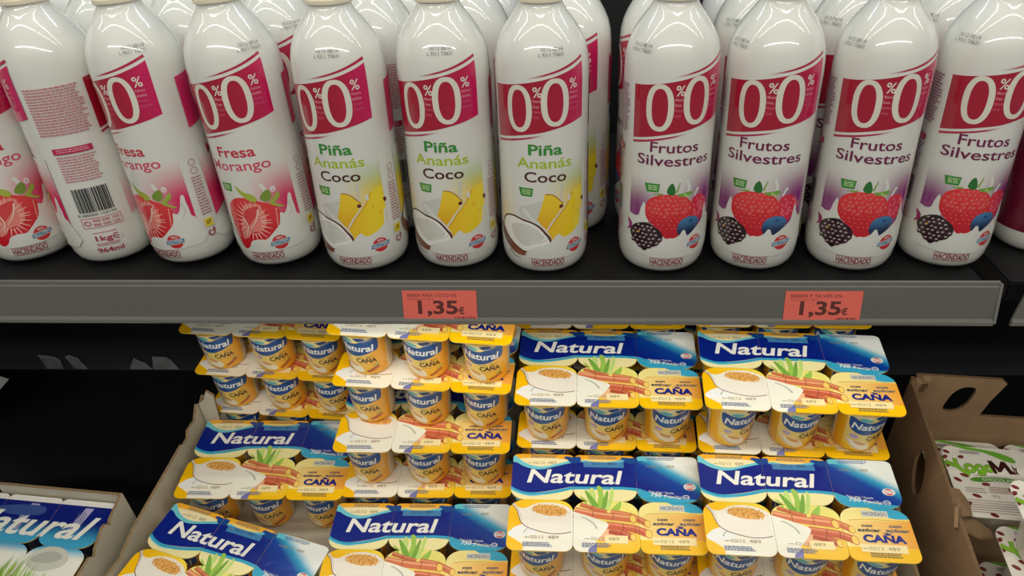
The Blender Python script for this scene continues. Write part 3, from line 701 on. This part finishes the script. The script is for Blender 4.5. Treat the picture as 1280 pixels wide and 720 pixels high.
    def cane(p, w, c, c2, disc=None):
        A.line(p, w, c, 3); A.line([(x, y+w*.22) for x, y in p], w*.28, c2, 3)
        for x, y in p[1:-1]: A.line([(x-.3, y-w/2), (x+.3, y+w/2)], .8, mix(c, rgb(90, 40, 20), .6))
        if disc: A.ell(*p[-1], w*.42, w*.62, rgb(196, 120, 60), 12, 18); A.ell(p[-1][0]+.2, p[-1][1], w*.34, w*.52, rgb(246, 206, 104), 12, 18)
    A.poly([(84, 24), (100, 30), (128, 20), (122, 14), (100, 12), (90, 15)], rgb(240, 186, 140), 2)
    cane([(73, 55), (85, 51), (100, 46.5)], 5, rgb(196, 104, 66), rgb(222, 140, 96))
    cane([(104, 46), (124, 42), (140.2, 33.7)], 7.5, rgb(206, 112, 70), rgb(226, 150, 104), 1)
    cane([(67.3, 47.6), (85.7, 43.5), (106, 41), (125.9, 39)], 8.6, rgb(214, 118, 78), rgb(238, 168, 124), 1)
    cane([(101.9, 25), (114, 22), (125.4, 17.4)], 7.5, rgb(178, 78, 50), rgb(210, 120, 84), 1)
    cane([(99.3, 31), (116, 29), (128, 27), (140.7, 22)], 8.8, rgb(200, 96, 66), rgb(226, 138, 100), 1)
    # white saucer rim drawn over the canes
    A.poly(smooth_open([(64, 46.6), (74, 43.6), (84, 40.2), (95, 35.8), (99.8, 33.4), (101.4, 31), (100, 27.6), (95, 20), (89, 12.6)], 4)+[(64, 12)], rgb(240, 236, 218))
    A.poly(sp, rgb(238, 230, 214), 3) if False else None
    A.line([(74, 39.8), (79, 38.0), (86.3, 32.4), (89.9, 26.5)], 1.2, rgb(186, 188, 172), 4, 2.2)
    A.poly([(80.9, -1), (81.5, 3.6), (90, 10.1), (89.1, -1)], rgb(120, 120, 176))
    # right lid
    A.rect(153.4, 49.2, 178.6, 56.4, rgb(214, 212, 200)); A.text('HACENDADO', 154.6, 50.6, 23, 4.4, rgb(70, 84, 110), .016)
    B = rgb(60, 62, 84)
    A.text('con', 150.2, 37.4, 10.4, 3.7, B, .035, .1); A.text('azúcar', 145.5, 32.2, 22, 3.8, B, .035, .1); A.text('com', 176, 37.6, 12, 3.7, rgb(80, 94, 112), .035, .1); A.text('açúcar', 172, 32.6, 22.6, 3.8, rgb(80, 94, 112), .035, .1)
    A.text('de', 168.6, 30.6, 5, 1.6, B, .02); A.text('CAÑA', 148.6, 20.4, 40, 8.6, NAVY, .05)
    for x, y, w, h in ((144.5, 9.6, 42.5, 8.6), (97.8, 10.2, 22.4, 9)): A.rect(x, y, x+w, y+h, rgb(246, 226, 168))
    for x, y in ((17.9, 13.6), (77.6, 13.4), (146, 12.2)):
        A.lines(x, y+.2, x+5, y+2.4, 1, .9, DATE, 40+int(x)); A.text('02/12', x+6, y, 13, 3.4, DATE); A.text('489', x+23, y, 11, 3.6, DATE)
    for x, y in ((16.6, 4.4), (75, 5), (151.5, 4.2)): A.lines(x, y, x+29, y+5.4, 3, 1.1, rgb(96, 110, 150) if x < 100 else rgb(120, 110, 80), 50+int(x))
    return A
def make_lids(A):
    out = []
    for row in (0, 1):
        for col in range(3):
            out.append(((col, row), flat(A, 'foil_lid', MT['lid'], lid_outline(col, row), (99, 0), PH*1000-.5, thick=1.0, side=rgb(232, 200, 90))))
    return out
CPROF = [(2, 1.0), (17, .4), (20.4, .4), (22.2, 1.6), (23.2, 4.4), (23.7, 9), (24.6, 24), (25.4, 40), (26.1, 54), (26.4, 60), (27.4, 61), (27.6, 65.2)]
PLAIN = rgb(238, 172, 18)
def cup_art(kind):
    A = Art()
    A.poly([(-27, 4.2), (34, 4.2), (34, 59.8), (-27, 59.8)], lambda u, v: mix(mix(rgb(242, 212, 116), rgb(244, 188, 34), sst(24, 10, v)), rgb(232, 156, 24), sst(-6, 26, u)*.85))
    A.poly([(-25, 59.6), (-24, 55), (-16, 51.5), (-8, 50.4), (0, 52), (8, 55.5), (20, 57), (22, 59.6)], rgb(236, 220, 160), 2)
    A.poly([(-25, 52), (-22, 54.6), (-16, 52.4), (-9, 50.6), (0, 50.4), (7, 53.6), (14, 55), (24, 56.6), (24, 40.5), (16, 37), (5, 33), (-5, 31), (-14, 32.4), (-23, 38.5)], rgb(24, 78, 142), 3)
    A.poly([(-16, 54), (-10, 56.4), (-2, 53.4), (-6, 51), (-12, 51.4)], rgb(96, 184, 186), 2)
    A.poly([(-1, 57.8), (8, 58.8), (12, 56), (4, 53.6), (1, 55.4)], rgb(20, 66, 122), 2)
    A.text('HACENDADO', 5.6, 52, 15, 2.6, rgb(150, 170, 196), .01, 0, 5)
    A.text('Natural', -21.5, 38.4, 41, 9.4, rgb(238, 238, 230), .026, .12)
    A.ell(-16.5, 27, 4.2, 3.8, rgb(214, 176, 176)); A.rect(-21, 25.8, -12, 28.2, rgb(168, 160, 196))
    K = rgb(60, 44, 30)
    A.text('con azúcar', -3, 29, 9, 1.9, rgb(110, 84, 50), .01); A.text('com açúcar', 8.4, 30.2, 9.4, 1.9, rgb(110, 84, 50), .01)
    A.text('CAÑA', -3, 21.6, 23.5, 6.4, K, .04)
    A.line([(-1, 19.6), (12, 19.2), (24, 20.4)], .6, rgb(216, 140, 46), 3)
    A.poly([(-24, 21), (-21, 22), (-17, 20.6), (-10, 21.2), (-3, 19), (2, 14.6), (4, 9.6), (2, 6.6), (-5, 6), (-13, 8.4), (-19, 13)], rgb(240, 228, 200), 3)
    A.ell(-8.5, 17.6, 7.4, 2.3, rgb(222, 160, 84), -16, 16); A.line([(-22, 19), (-17, 13), (-10, 8), (-3, 5.6), (3, 6.4)], .7, rgb(190, 140, 90), 3)
    A.line([(7, 7.5), (14, 11), (22, 15.4)], 2.6, rgb(168, 74, 40), 0); A.line([(9, 6.8), (16, 9.4), (23, 12.8)], 1.6, rgb(196, 110, 64), 0); A.line([(15, 15.4), (20, 18), (21, 21)], 2.2, rgb(170, 184, 84), 2)
    # facts panel round the side and bar code at the back
    A.poly([(34, 5), (52, 5), (52, 59.6), (34, 59.6)], rgb(226, 212, 176)); A.lines(35.5, 7, 50, 58, 20, 1.1, rgb(140, 120, 100), 7)
    A.poly([(-62, 5), (-40, 5), (-40, 59.6), (-62, 59.6)], rgb(232, 220, 180)); A.barcode(-60, 10, -42, 34, rgb(60, 60, 90), 9); A.text('125g', -58, 46, 14, 6, rgb(50, 50, 90), .02); A.lines(-60, 36, -42, 44, 3, 1, rgb(120, 110, 120), 8)
    return A
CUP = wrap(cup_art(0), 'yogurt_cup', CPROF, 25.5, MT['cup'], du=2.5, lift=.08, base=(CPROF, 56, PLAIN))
LIDS = make_lids(sheet_sugar())
rnd = random.Random(11)
def six_pack(x, s, h, yaw, label, group=None, lids=None, cup=None, turns=None, mtx=None):
    """x = middle, s = front edge, h = height of what it stands on, all in the sloping shelf frame"""
    o = empty('yogurt_six_pack', label, 'yogurt pack', group, mtx if mtx is not None else on_shelf(x, s, h, yaw))
    for (c, r), me in (lids or LIDS):
        link('foil_lid', me, o)
        q = link('yogurt_cup', cup or CUP, o); q.location = ((c*66+33-99)/1000, (.0302, .0890)[r], 0)
        q.rotation_euler.z = R_(turns[c]) if turns and r == 0 else R_(rnd.uniform(-14, 10))
    return o
GP = 'yellow and blue sugar cane yogurt packs in the cardboard trays'
six_pack(-.166, -.0955, 0, .4, 'yellow and blue yogurt six-pack at the bottom edge, second column from left', GP)
six_pack(-.168, .0325, 0, .5, 'lowest six-pack of the tall stack second from left, hardly showing above the pack before it', GP, turns=(-8, 4, -8))
six_pack(-.167, .042, .067, 0, 'second six-pack from the bottom of the tall stack second from left, lid reading CAÑA', GP, turns=(-14, 2, -4))
six_pack(-.1645, .073, .134, -3.5, 'third six-pack from the bottom of the tall stack second from left', GP, turns=(-12, -4, -10))
six_pack(-.1605, .080, .201, -5, 'topmost six-pack of the tall stack second from left, foil glaring under the price rail', GP, turns=(-10, 0, -2))
six_pack(-.363, .027, 0, 0, 'six-pack lying flat at the left wall of the tray, name lid fully in view', GP)
A1M = on_shelf(0, 0, 0) @ Matrix.Translation((-.453, .020, .0035)) @ Matrix.Rotation(R_(-15.8), 4, 'Z') @ Matrix.Rotation(R_(1.2), 4, 'Y') @ Matrix.Translation((.099, -.1195, 0))
six_pack(0, 0, 0, 0, 'crooked six-pack turned aslant at the bottom left, beside the grey tray wall', GP, mtx=A1M)
for k, t in enumerate(('bottom', 'middle', 'topmost')):
    six_pack(-.3695, .1545+.001*k, .067*k, -4, t+' six-pack of the rear stack at the left, beside the dark empty shelf', GP, turns=(8, 16, 6))
six_pack(.0342, -.0784, 0, -.7, 'hidden lower six-pack under the front pack right of centre', GP)
six_pack(.0342, -.0784, .067, -.7, 'front six-pack right of centre, its spoon lid at the middle of the bottom edge', GP, turns=(-10, 0, -4))
six_pack(.0378, .048, 0, -1.4, 'bottom six-pack of the second stack right of centre', GP)
six_pack(.0378, .049, .067, -1.4, 'six-pack under the top pack of the second stack right of centre', GP)
six_pack(.0378, .050, .134, -1.4, 'top six-pack right of centre below the price rail, cups in view beneath it', GP, turns=(-4, 2, 12))
for k, t in enumerate(('bottom', 'middle', 'top')): six_pack(.034, .174, .067*k, 0, t+' six-pack of the rearmost stack right of centre, seen only under the price rail', GP)
PADH = .0175
six_pack(.2268, -.0927, PADH, -2.1, 'hidden lower six-pack under the front pack at the right', GP)
six_pack(.2268, -.0927, PADH+.067, -2.1, 'front six-pack at the right, beside the brown cardboard wall', GP, turns=(-6, 2, 6))
six_pack(.2338, .029, PADH, -2.7, 'bottom six-pack of the second stack at the right', GP)
six_pack(.2338, .0285, PADH+.067, -2.7, 'six-pack under the top pack of the second stack at the right', GP)
six_pack(.2338, .0285, PADH+.134, -2.7, 'top six-pack at the right below the red ticket, first cup showing a bar code', GP, turns=(24, 10, 14))
for k, t in enumerate(('bottom', 'middle', 'top')): six_pack(.238, .157, PADH+.067*k, -1, t+' six-pack of the rearmost stack at the right, seen only under the red ticket', GP)

# ------------------------------------------------------------------ cardboard trays
T = .0035
def tray(label, name_mat, x0, x1, s0, s1, walls, yaw=0, pivot=(0, 0), floor=True):
    """walls: list of (part name, polygon in wall plane, frame) builders"""
    o = empty('cardboard_tray', label, 'cardboard tray', None, on_shelf(pivot[0], pivot[1], 0, yaw))
    bm = bmesh.new(); add_box(bm, (x0, s0, -.0042), (x1, s1, -.0003)); link('tray_floor', bm_mesh('tray_floor', bm, [name_mat]), o)
    for nm, pts, fr in walls:
        bm = bmesh.new(); add_prism(bm, pts, fr, T, 0, 1); link(nm, bm_mesh(nm, bm, [name_mat, MT['flute']]), o)
    return o
def along_s(x): return lambda p, d: (x+d, p[0], p[1])         # polygon (s, h)
def along_x(s): return lambda p, d: (p[0], s+d, p[1])         # polygon (x, h)
tl = tray('grey cardboard tray holding the left yogurt stacks, torn at its rear corner', MT['board'], -.4895, -.0685, -.26, .296,
     [('side_wall', [(-.26, 0), (.170, 0), (.170, .088), (.160, .083), (.152, .090), (.138, .076), (.120, .078), (.114, .070), (.104, .070), (.100, .074), (-.02, .073), (-.05, .066), (-.08, .073), (-.26, .073)], lambda p, d: (-.493+d+.07*(p[0]+.1), p[0], p[1])),
      ('rear_wall', [(-.4895, 0), (-.0685, 0), (-.0685, .045), (-.4895, .045)], along_x(.296)),
      ('torn_tab', [(-.470, 0), (-.455, 0), (-.449, .085), (-.447, .104), (-.455, .112), (-.461, .098), (-.470, .090)], along_x(.1525))])
tr = tray('grey cardboard tray holding the right yogurt stacks', MT['board'], -.0670, .356, -.26, .296,
     [('side_wall', [(-.26, 0), (.286, 0), (.286, .06), (.10, .064), (.04, .094), (-.02, .090), (-.26, .088)], lambda p, d: (.3475+d+.06*p[0], p[0], p[1])),
      ('rear_wall', [(-.0670, 0), (.356, 0), (.356, .045), (-.0670, .045)], along_x(.2965))])
bm = bmesh.new(); add_box(bm, (.130, -.1, 0), (.338, .292, PADH-.0002), bev=.001)
tag(link('cardboard_pad', bm_mesh('cardboard_pad', bm, [MT['board']])), 'grey cardboard pad under the right yogurt stacks', 'cardboard pad'); bpy.data.objects['cardboard_pad'].matrix_world = on_shelf(0, 0, 0)

# brown display tray at the right with the handle hole
def oval(cx, cy, rx, ry, n=20, lean=0): return [(cx+rx*math.cos(2*math.pi*i/n)+lean*ry*math.sin(2*math.pi*i/n), cy+ry*math.sin(2*math.pi*i/n)) for i in range(n)]
def holed(name, outer, hole, frame, mats, parent):
    """board with one hole: bridge outline and hole into a tessellated face pair"""
    tri = tessellate_polygon([[Vector((*p, 0)) for p in outer], [Vector((*p, 0)) for p in hole]])
    pts = outer+hole; bm = bmesh.new()
    a = [bm.verts.new(frame(p, 0)) for p in pts]; b = [bm.verts.new(frame(p, T)) for p in pts]
    for t in tri: bm.faces.new([a[i] for i in t]); bm.faces.new([b[i] for i in t][::-1])
    for lo_, n in ((0, len(outer)), (len(outer), len(hole))):
        for i in range(n):
            j = (i+1) % n; f = bm.faces.new((a[lo_+i], b[lo_+i], b[lo_+j], a[lo_+j])); f.material_index = 1
    return link(name, bm_mesh(name, bm, mats), parent)
BR = [MT['brown'], MT['darkflute']]
bt = empty('cardboard_tray', 'brown cardboard tray with handle hole holding the white chocolate yogurt packs', 'cardboard tray', None, on_shelf(.3925, .147, 0, -4.5))
bm = bmesh.new(); add_box(bm, (.0045, -.36, -.0042), (.34, 0, -.0003)); link('tray_floor', bm_mesh('tray_floor', bm, [MT['brown']]), bt)
holed('side_wall', [(-.36, 0), (0, 0), (0, .152), (-.02, .147), (-.36, .147)], oval(-.093, .094, .0165, .028, lean=.2), lambda p, d: (d, p[0], p[1]), BR, bt)
holed('rear_wall', [(.0045, 0), (.34, 0), (.34, .096), (.090, .097), (.095, .122), (.1045, .152), (.098, .158), (.0045, .158)], [(.0605+.0125*math.copysign(abs(math.cos(a))**.75, math.cos(a))+.3*.021*math.sin(a), .1225+.021*math.copysign(abs(math.sin(a))**.75, math.sin(a))) for a in [2*math.pi*i/28 for i in range(28)]], lambda p, d: (p[0], -d, p[1]), BR, bt)
bm = bmesh.new()
for dx, dh, w in ((-.002, .149, .013), (.004, .154, .011)):
    add_prism(bm, [(dx, dh), (dx+.004, dh+.008), (dx+w, dh+.010), (dx+w+.003, dh+.002), (dx+w, dh-.012), (dx+.002, dh-.014)], lambda p, d: (p[0]+d*.2, -.006-d*1.6-.2*(p[1]-.15), p[1]), .006)
link('folded_corner', bm_mesh('folded_corner', bm, [MT['brown']]), bt)
rn = random.Random(2)
bm = bmesh.new()
for (ox, os_, oh, a, L, w) in ((.0035, -.166, .128, 6, .030, .030), (.016, -.182, .116, -14, .032, .024), (-.004, -.196, .140, 50, .016, .020)):
    fr = Matrix.Translation((ox, os_, oh)) @ Matrix.Rotation(R_(a), 4, 'X') @ Matrix.Rotation(R_(28+a*.6), 4, 'Y')
    add_prism(bm, [(0, 0), (L*.5, -.004), (L, .003), (L*1.05, w*.6), (L*.7, w), (L*.35, w*.92), (0, w)], lambda p, d: fr @ Vector((p[0], p[1], d)), .0035, 0)
link('torn_flap', bm_mesh('torn_flap', bm, [MT['brown']]), bt)

# ------------------------------------------------------------------ white chocolate yogurt packs
def choco_art():
    A = Art(); LW = rgb(236, 229, 216)
    A.rect(0, -60, 190, 109, LW)
    A.poly([(44, 104), (80, 99), (112, 86), (141, 76), (141, 109), (40, 109)], rgb(228, 224, 206), 0)
    A.poly([(20, 109), (50, 101.5), (86, 97), (120, 82), (141, 78), (141, 88), (112, 100), (70, 106), (40, 109)], rgb(112, 172, 56), 2)
    A.rect(36, 91, 78, 100, rgb(214, 206, 196)); A.text('HACENDADO', 38, 92.6, 38, 6, rgb(96, 84, 74), .012)
    BE = rgb(112, 26, 32)
    for u, v, r, w in ((10, 94, -20, 7), (36, 84, 10, 6.4), (4, 82, 30, 6), (5, 66, 70, 7), (30, 44, -16, 8.4), (14, 34, -26, 8), (66, 28, 2, 8.4), (40, 2.6, -14, 9), (112, 20, 12, 8), (126, 58, -20, 7), (122, 8, 20, 8)):
        A.ell(u, v, w, 3.6, BE, r, 16); A.line([(u-w*.8*math.cos(R_(r)), v-w*.8*math.sin(R_(r))), (u+w*.8*math.cos(R_(r)), v+w*.8*math.sin(R_(r)))], .7, rgb(170, 96, 90))
    DG, LG = rgb(76, 130, 32), rgb(136, 190, 52)
    for c, d in ((DG, 1.0), (LG, 0)):
        A.line([(1, 72), (12, 66), (26, 62)], 7+d*2, c, 3); A.line([(22, 80), (22, 66), (30, 54), (42, 46)], 7+d*2, c, 3)
        A.ring(46, 60, 10.6+d, 10+d, 5.6+2*d, 5.6+2*d, c, rot=-20); A.ring(66, 61, 9+d, 9+d, 5+2*d, 5+2*d, c); A.line([(75, 66), (74, 54), (66, 48), (58, 51)], 4.6+d*2, c, 3); A.ring(84, 62, 8+d, 8+d, 4.6+2*d, 4.6+2*d, c)
    A.poly([(91, 52), (86, 80), (95, 80), (104, 66), (113, 80), (121, 79), (131, 53), (121, 53), (116, 67), (106, 56), (100, 56), (96, 67), (98, 53)], rgb(64, 30, 28))
    A.text('ix', 131, 53, 9, 22, rgb(64, 30, 28), .04)
    A.text('con cereales recubiertos de', 50, 44.4, 62, 3, rgb(110, 96, 80)); A.poly([(38, 34), (48, 41), (90, 43.4), (132, 42), (132, 34), (90, 35), (56, 31.6)], rgb(90, 150, 46), 2)
    A.text('CHOCOLATE', 62, 35.4, 66, 5.4, rgb(230, 232, 210), .02)
    A.lines(20, -32, 120, -4, 6, 1.6, rgb(170, 140, 130), 13); A.ell(60, -34, 8, 3.6, BE, -14, 16); A.ell(18, -16, 8, 3.6, BE, 30, 16)
    A.lines(22, 8, 62, 20, 3, 1.6, rgb(140, 130, 120), 3); A.lines(68, 10, 116, 24, 4, 1.8, rgb(170, 130, 116), 4); A.text('150 g', 70, 2, 14, 4.4, rgb(120, 110, 100))
    A.tri = [([(x*.53, 104-(108-y)*.64) for x, y in p], k, c) for p, k, c in A.tri]
    return A
CO = []
for cx, cy, a0 in ((92-13, 22, -90), (92-13, 104-13, 0), (13, 104-13, 90), (13, 22, 180)):
    for k in range(7): a = R_(a0+15*k); CO.append((cx+13*math.cos(a), cy+13*math.sin(a)))
CH = 55.0
CLID = flat(choco_art(), 'foil_lid', MT['lid'], CO, (0, 104), CH-.4, thick=.9, side=rgb(214, 208, 194))
def tub():
    A = Art(); A.rect(-20, 8, 22, 46, rgb(212, 206, 190)); A.lines(-18, 10, 20, 44, 13, 1.4, rgb(150, 140, 126), 5)
    pr = [(2, 1), (30, .6), (33.6, 2), (36, 8), (39.4, 40), (41, 50), (42.4, 53.8)]
    me = wrap(A, 'yogurt_tub', pr, 38, MT['cup'], du=3, base=(pr, 56, rgb(218, 212, 196)))
    return me
TUB = tub()
GC = 'white chocolate yogurt packs in the brown tray'
def choco(x, s, h, yaw, label, dz=0):
    o = empty('chocolate_yogurt_pack', label, 'yogurt pack', GC, on_shelf(x, s, h, yaw))
    link('foil_lid', CLID, o)
    q = link('yogurt_tub', TUB, o); q.location = (.046, -.0475, 0); q.rotation_euler.z = R_(-40)
    return o
#  x, s: rear left corner of the lid
choco(.4235, .1375, 0, -4.5, 'white chocolate pack lowest at the rear left of the brown tray, its green stripe showing')
choco(.5185, .1300, 0, -4.5, 'white chocolate pack lowest at the rear right of the brown tray, beans along its edge')
choco(.4125, .081, .0555, -5, 'white pack with big green lettering and a dark M, lying flat in the brown tray')
choco(.4265, -.030, 0, -4, 'lowest white chocolate pack of the stack at the right edge')
choco(.4285, -.0245, .0555, -4, 'middle white chocolate pack of the stack at the right edge, tub side showing')
choco(.4300, -.010, .1115, -4, 'topmost white chocolate pack of the stack at the right edge')
# ------------------------------------------------------------------ white and blue natural packs in the tray at the lower left
def sheet_natural():
    A = Art()
    def bg(u, v): return mix(rgb(14, 30, 120), rgb(70, 170, 210), sst(92, 64, v)) if v > 60 else mix(rgb(70, 170, 210), rgb(238, 236, 222), sst(60, 46, v))
    for i in range(30): A.rect(0, i*4, PW, i*4+4, bg)
    A.rect(0, 112.4, PW, PD, rgb(232, 230, 224))
    for x in (30, 92, 158):
        A.poly([(x, 76), (x+10, 76), (x+16, 110), (x+6, 110)], rgb(176, 172, 206)); A.lines(x+1, 78, x+12, 106, 4, 1.2, rgb(96, 92, 140), int(x), True)
    A.poly([(60, 102), (96, 108), (118, 106), (116, 96), (80, 94)], rgb(60, 86, 150), 3)
    A.text('Natural', 27, 70, 162, 29, rgb(240, 238, 226), .018, .34)
    A.poly([(136, 44), (142, 54), (156, 60), (172, 57), (182, 46), (176, 36), (158, 30), (142, 34)], rgb(206, 204, 190), 3); A.poly([(140, 42), (150, 52), (164, 54), (174, 47), (160, 40)], rgb(178, 178, 166), 3)
    A.poly([(40, 40), (52, 54), (80, 56), (96, 44), (80, 34), (54, 33)], rgb(216, 214, 200), 3)
    rn = random.Random(3)
    for c, h in ((rgb(120, 168, 44), 34), (rgb(170, 206, 70), 28), (rgb(96, 148, 36), 20)):
        vs, ts = [], []
        for i in range(110):
            u = rn.uniform(0, PW); t = 1.35*h*rn.uniform(.5, 1.15)*(.75+.25*math.sin(u*.06)); le = rn.uniform(-6, 8); b = len(vs)
            vs += [(u-1.6, -1), (u+1.6, -1), (u+le, t)]; ts.append((b, b+1, b+2))
        A.tris(vs, ts, c)
    A.text('02/12', 126, 22, 5, 20, rgb(190, 190, 170), 0, 0, -20)
    return A
NL = make_lids(sheet_natural())
def ncup():
    A = Art(); A.rect(-27, 4, 34, 59.6, rgb(26, 40, 70)); A.rect(-27, 4, 34, 22, rgb(206, 206, 196)); A.text('Natural', -20, 34, 40, 10, rgb(190, 194, 196), .02); A.lines(-20, 6, 30, 20, 4, 1.4, rgb(90, 110, 90), 2)
    return wrap(A, 'yogurt_cup', CPROF, 25.5, MT['cup'], du=3, lift=.08, base=(CPROF, 48, rgb(44, 54, 76)))
NCUP = ncup()
WT = on_shelf(-.506, .015, 0, -5)
wt = empty('cardboard_tray', 'small grey cardboard tray at the lower left corner holding a white and blue pack', 'cardboard tray', None, WT)
bm = bmesh.new(); add_box(bm, (-.22, -.28, -.0042), (-.0045, -.0045, .0117)); link('tray_floor', bm_mesh('tray_floor', bm, [MT['board']]), wt)
for nm, pts, fr in (('side_wall', [(-.28, 0), (.0, 0), (.0, .091), (-.030, .083), (-.034, .078), (-.0375, .086), (-.043, .087), (-.064, .077), (-.068, .072), (-.074, .078), (-.28, .078)], lambda p, d: (-d, p[0], p[1])),
                    ('rear_wall', [(-.152, 0), (-.0045, 0), (-.0045, .091), (-.152, .091)], lambda p, d: (p[0], -d, p[1]))):
    bm = bmesh.new(); add_prism(bm, pts, fr, T, 0, 1); link(nm, bm_mesh(nm, bm, [MT['board'], MT['flute']]), wt)
six_pack(0, 0, 0, 0, 'white and blue yogurt six-pack with green grass in the lower left tray', None, NL, NCUP, mtx=WT @ Matrix.Translation((-.1045, -.1255, .012)))

# ------------------------------------------------------------------ small things on the empty part of the shelf
GS = 'ragged grey patches on the back panel'
def patch(pts, label):  # thin ragged grey shape lying flat on the black back panel
    bm = bmesh.new(); add_prism(bm, pts, lambda p, d: (p[0], .3346-d, p[1]+ZS), .0006)
    tag(link('ragged_patch', bm_mesh('ragged_patch', bm, [MT['ragged']])), label, 'paper scrap', GS)
B0 = -.376
patch([(-.813, B0), (-.787, B0), (-.787, B0+.016), (-.793, B0+.022), (-.804, B0+.024), (-.820, B0+.026)], 'ragged grey patch on the dark back panel, leftmost')
patch([(-.768, B0), (-.748, B0), (-.758, B0+.020), (-.770, B0+.026), (-.778, B0+.023)], 'narrow ragged grey patch on the dark back panel, second from left')
patch([(-.682, B0), (-.646, B0), (-.654, B0+.012), (-.663, B0+.016), (-.670, B0+.021), (-.675, B0+.012)], 'jagged peaked grey patch on the dark back panel, left of the broad one')
patch([(-.645, B0), (-.603, B0), (-.611, B0+.016), (-.618, B0+.023), (-.640, B0+.024)], 'broad ragged grey patch on the dark back panel, nearest the yogurt stacks')
bm = bmesh.new()
add_prism(bm, [(-.722, .108), (-.80, .150), (-.97, .160), (-.97, -.0045), (-.845, -.0045)], lambda p, d: (p[0], .172+d, p[1]), .004)
o = link('shelf_divider', bm_mesh('shelf_divider', bm, [MT['grey']])); tag(o, 'grey plastic shelf divider, only its pointed corner showing at the left edge', 'divider'); o.matrix_world = on_shelf(0, 0, 0)
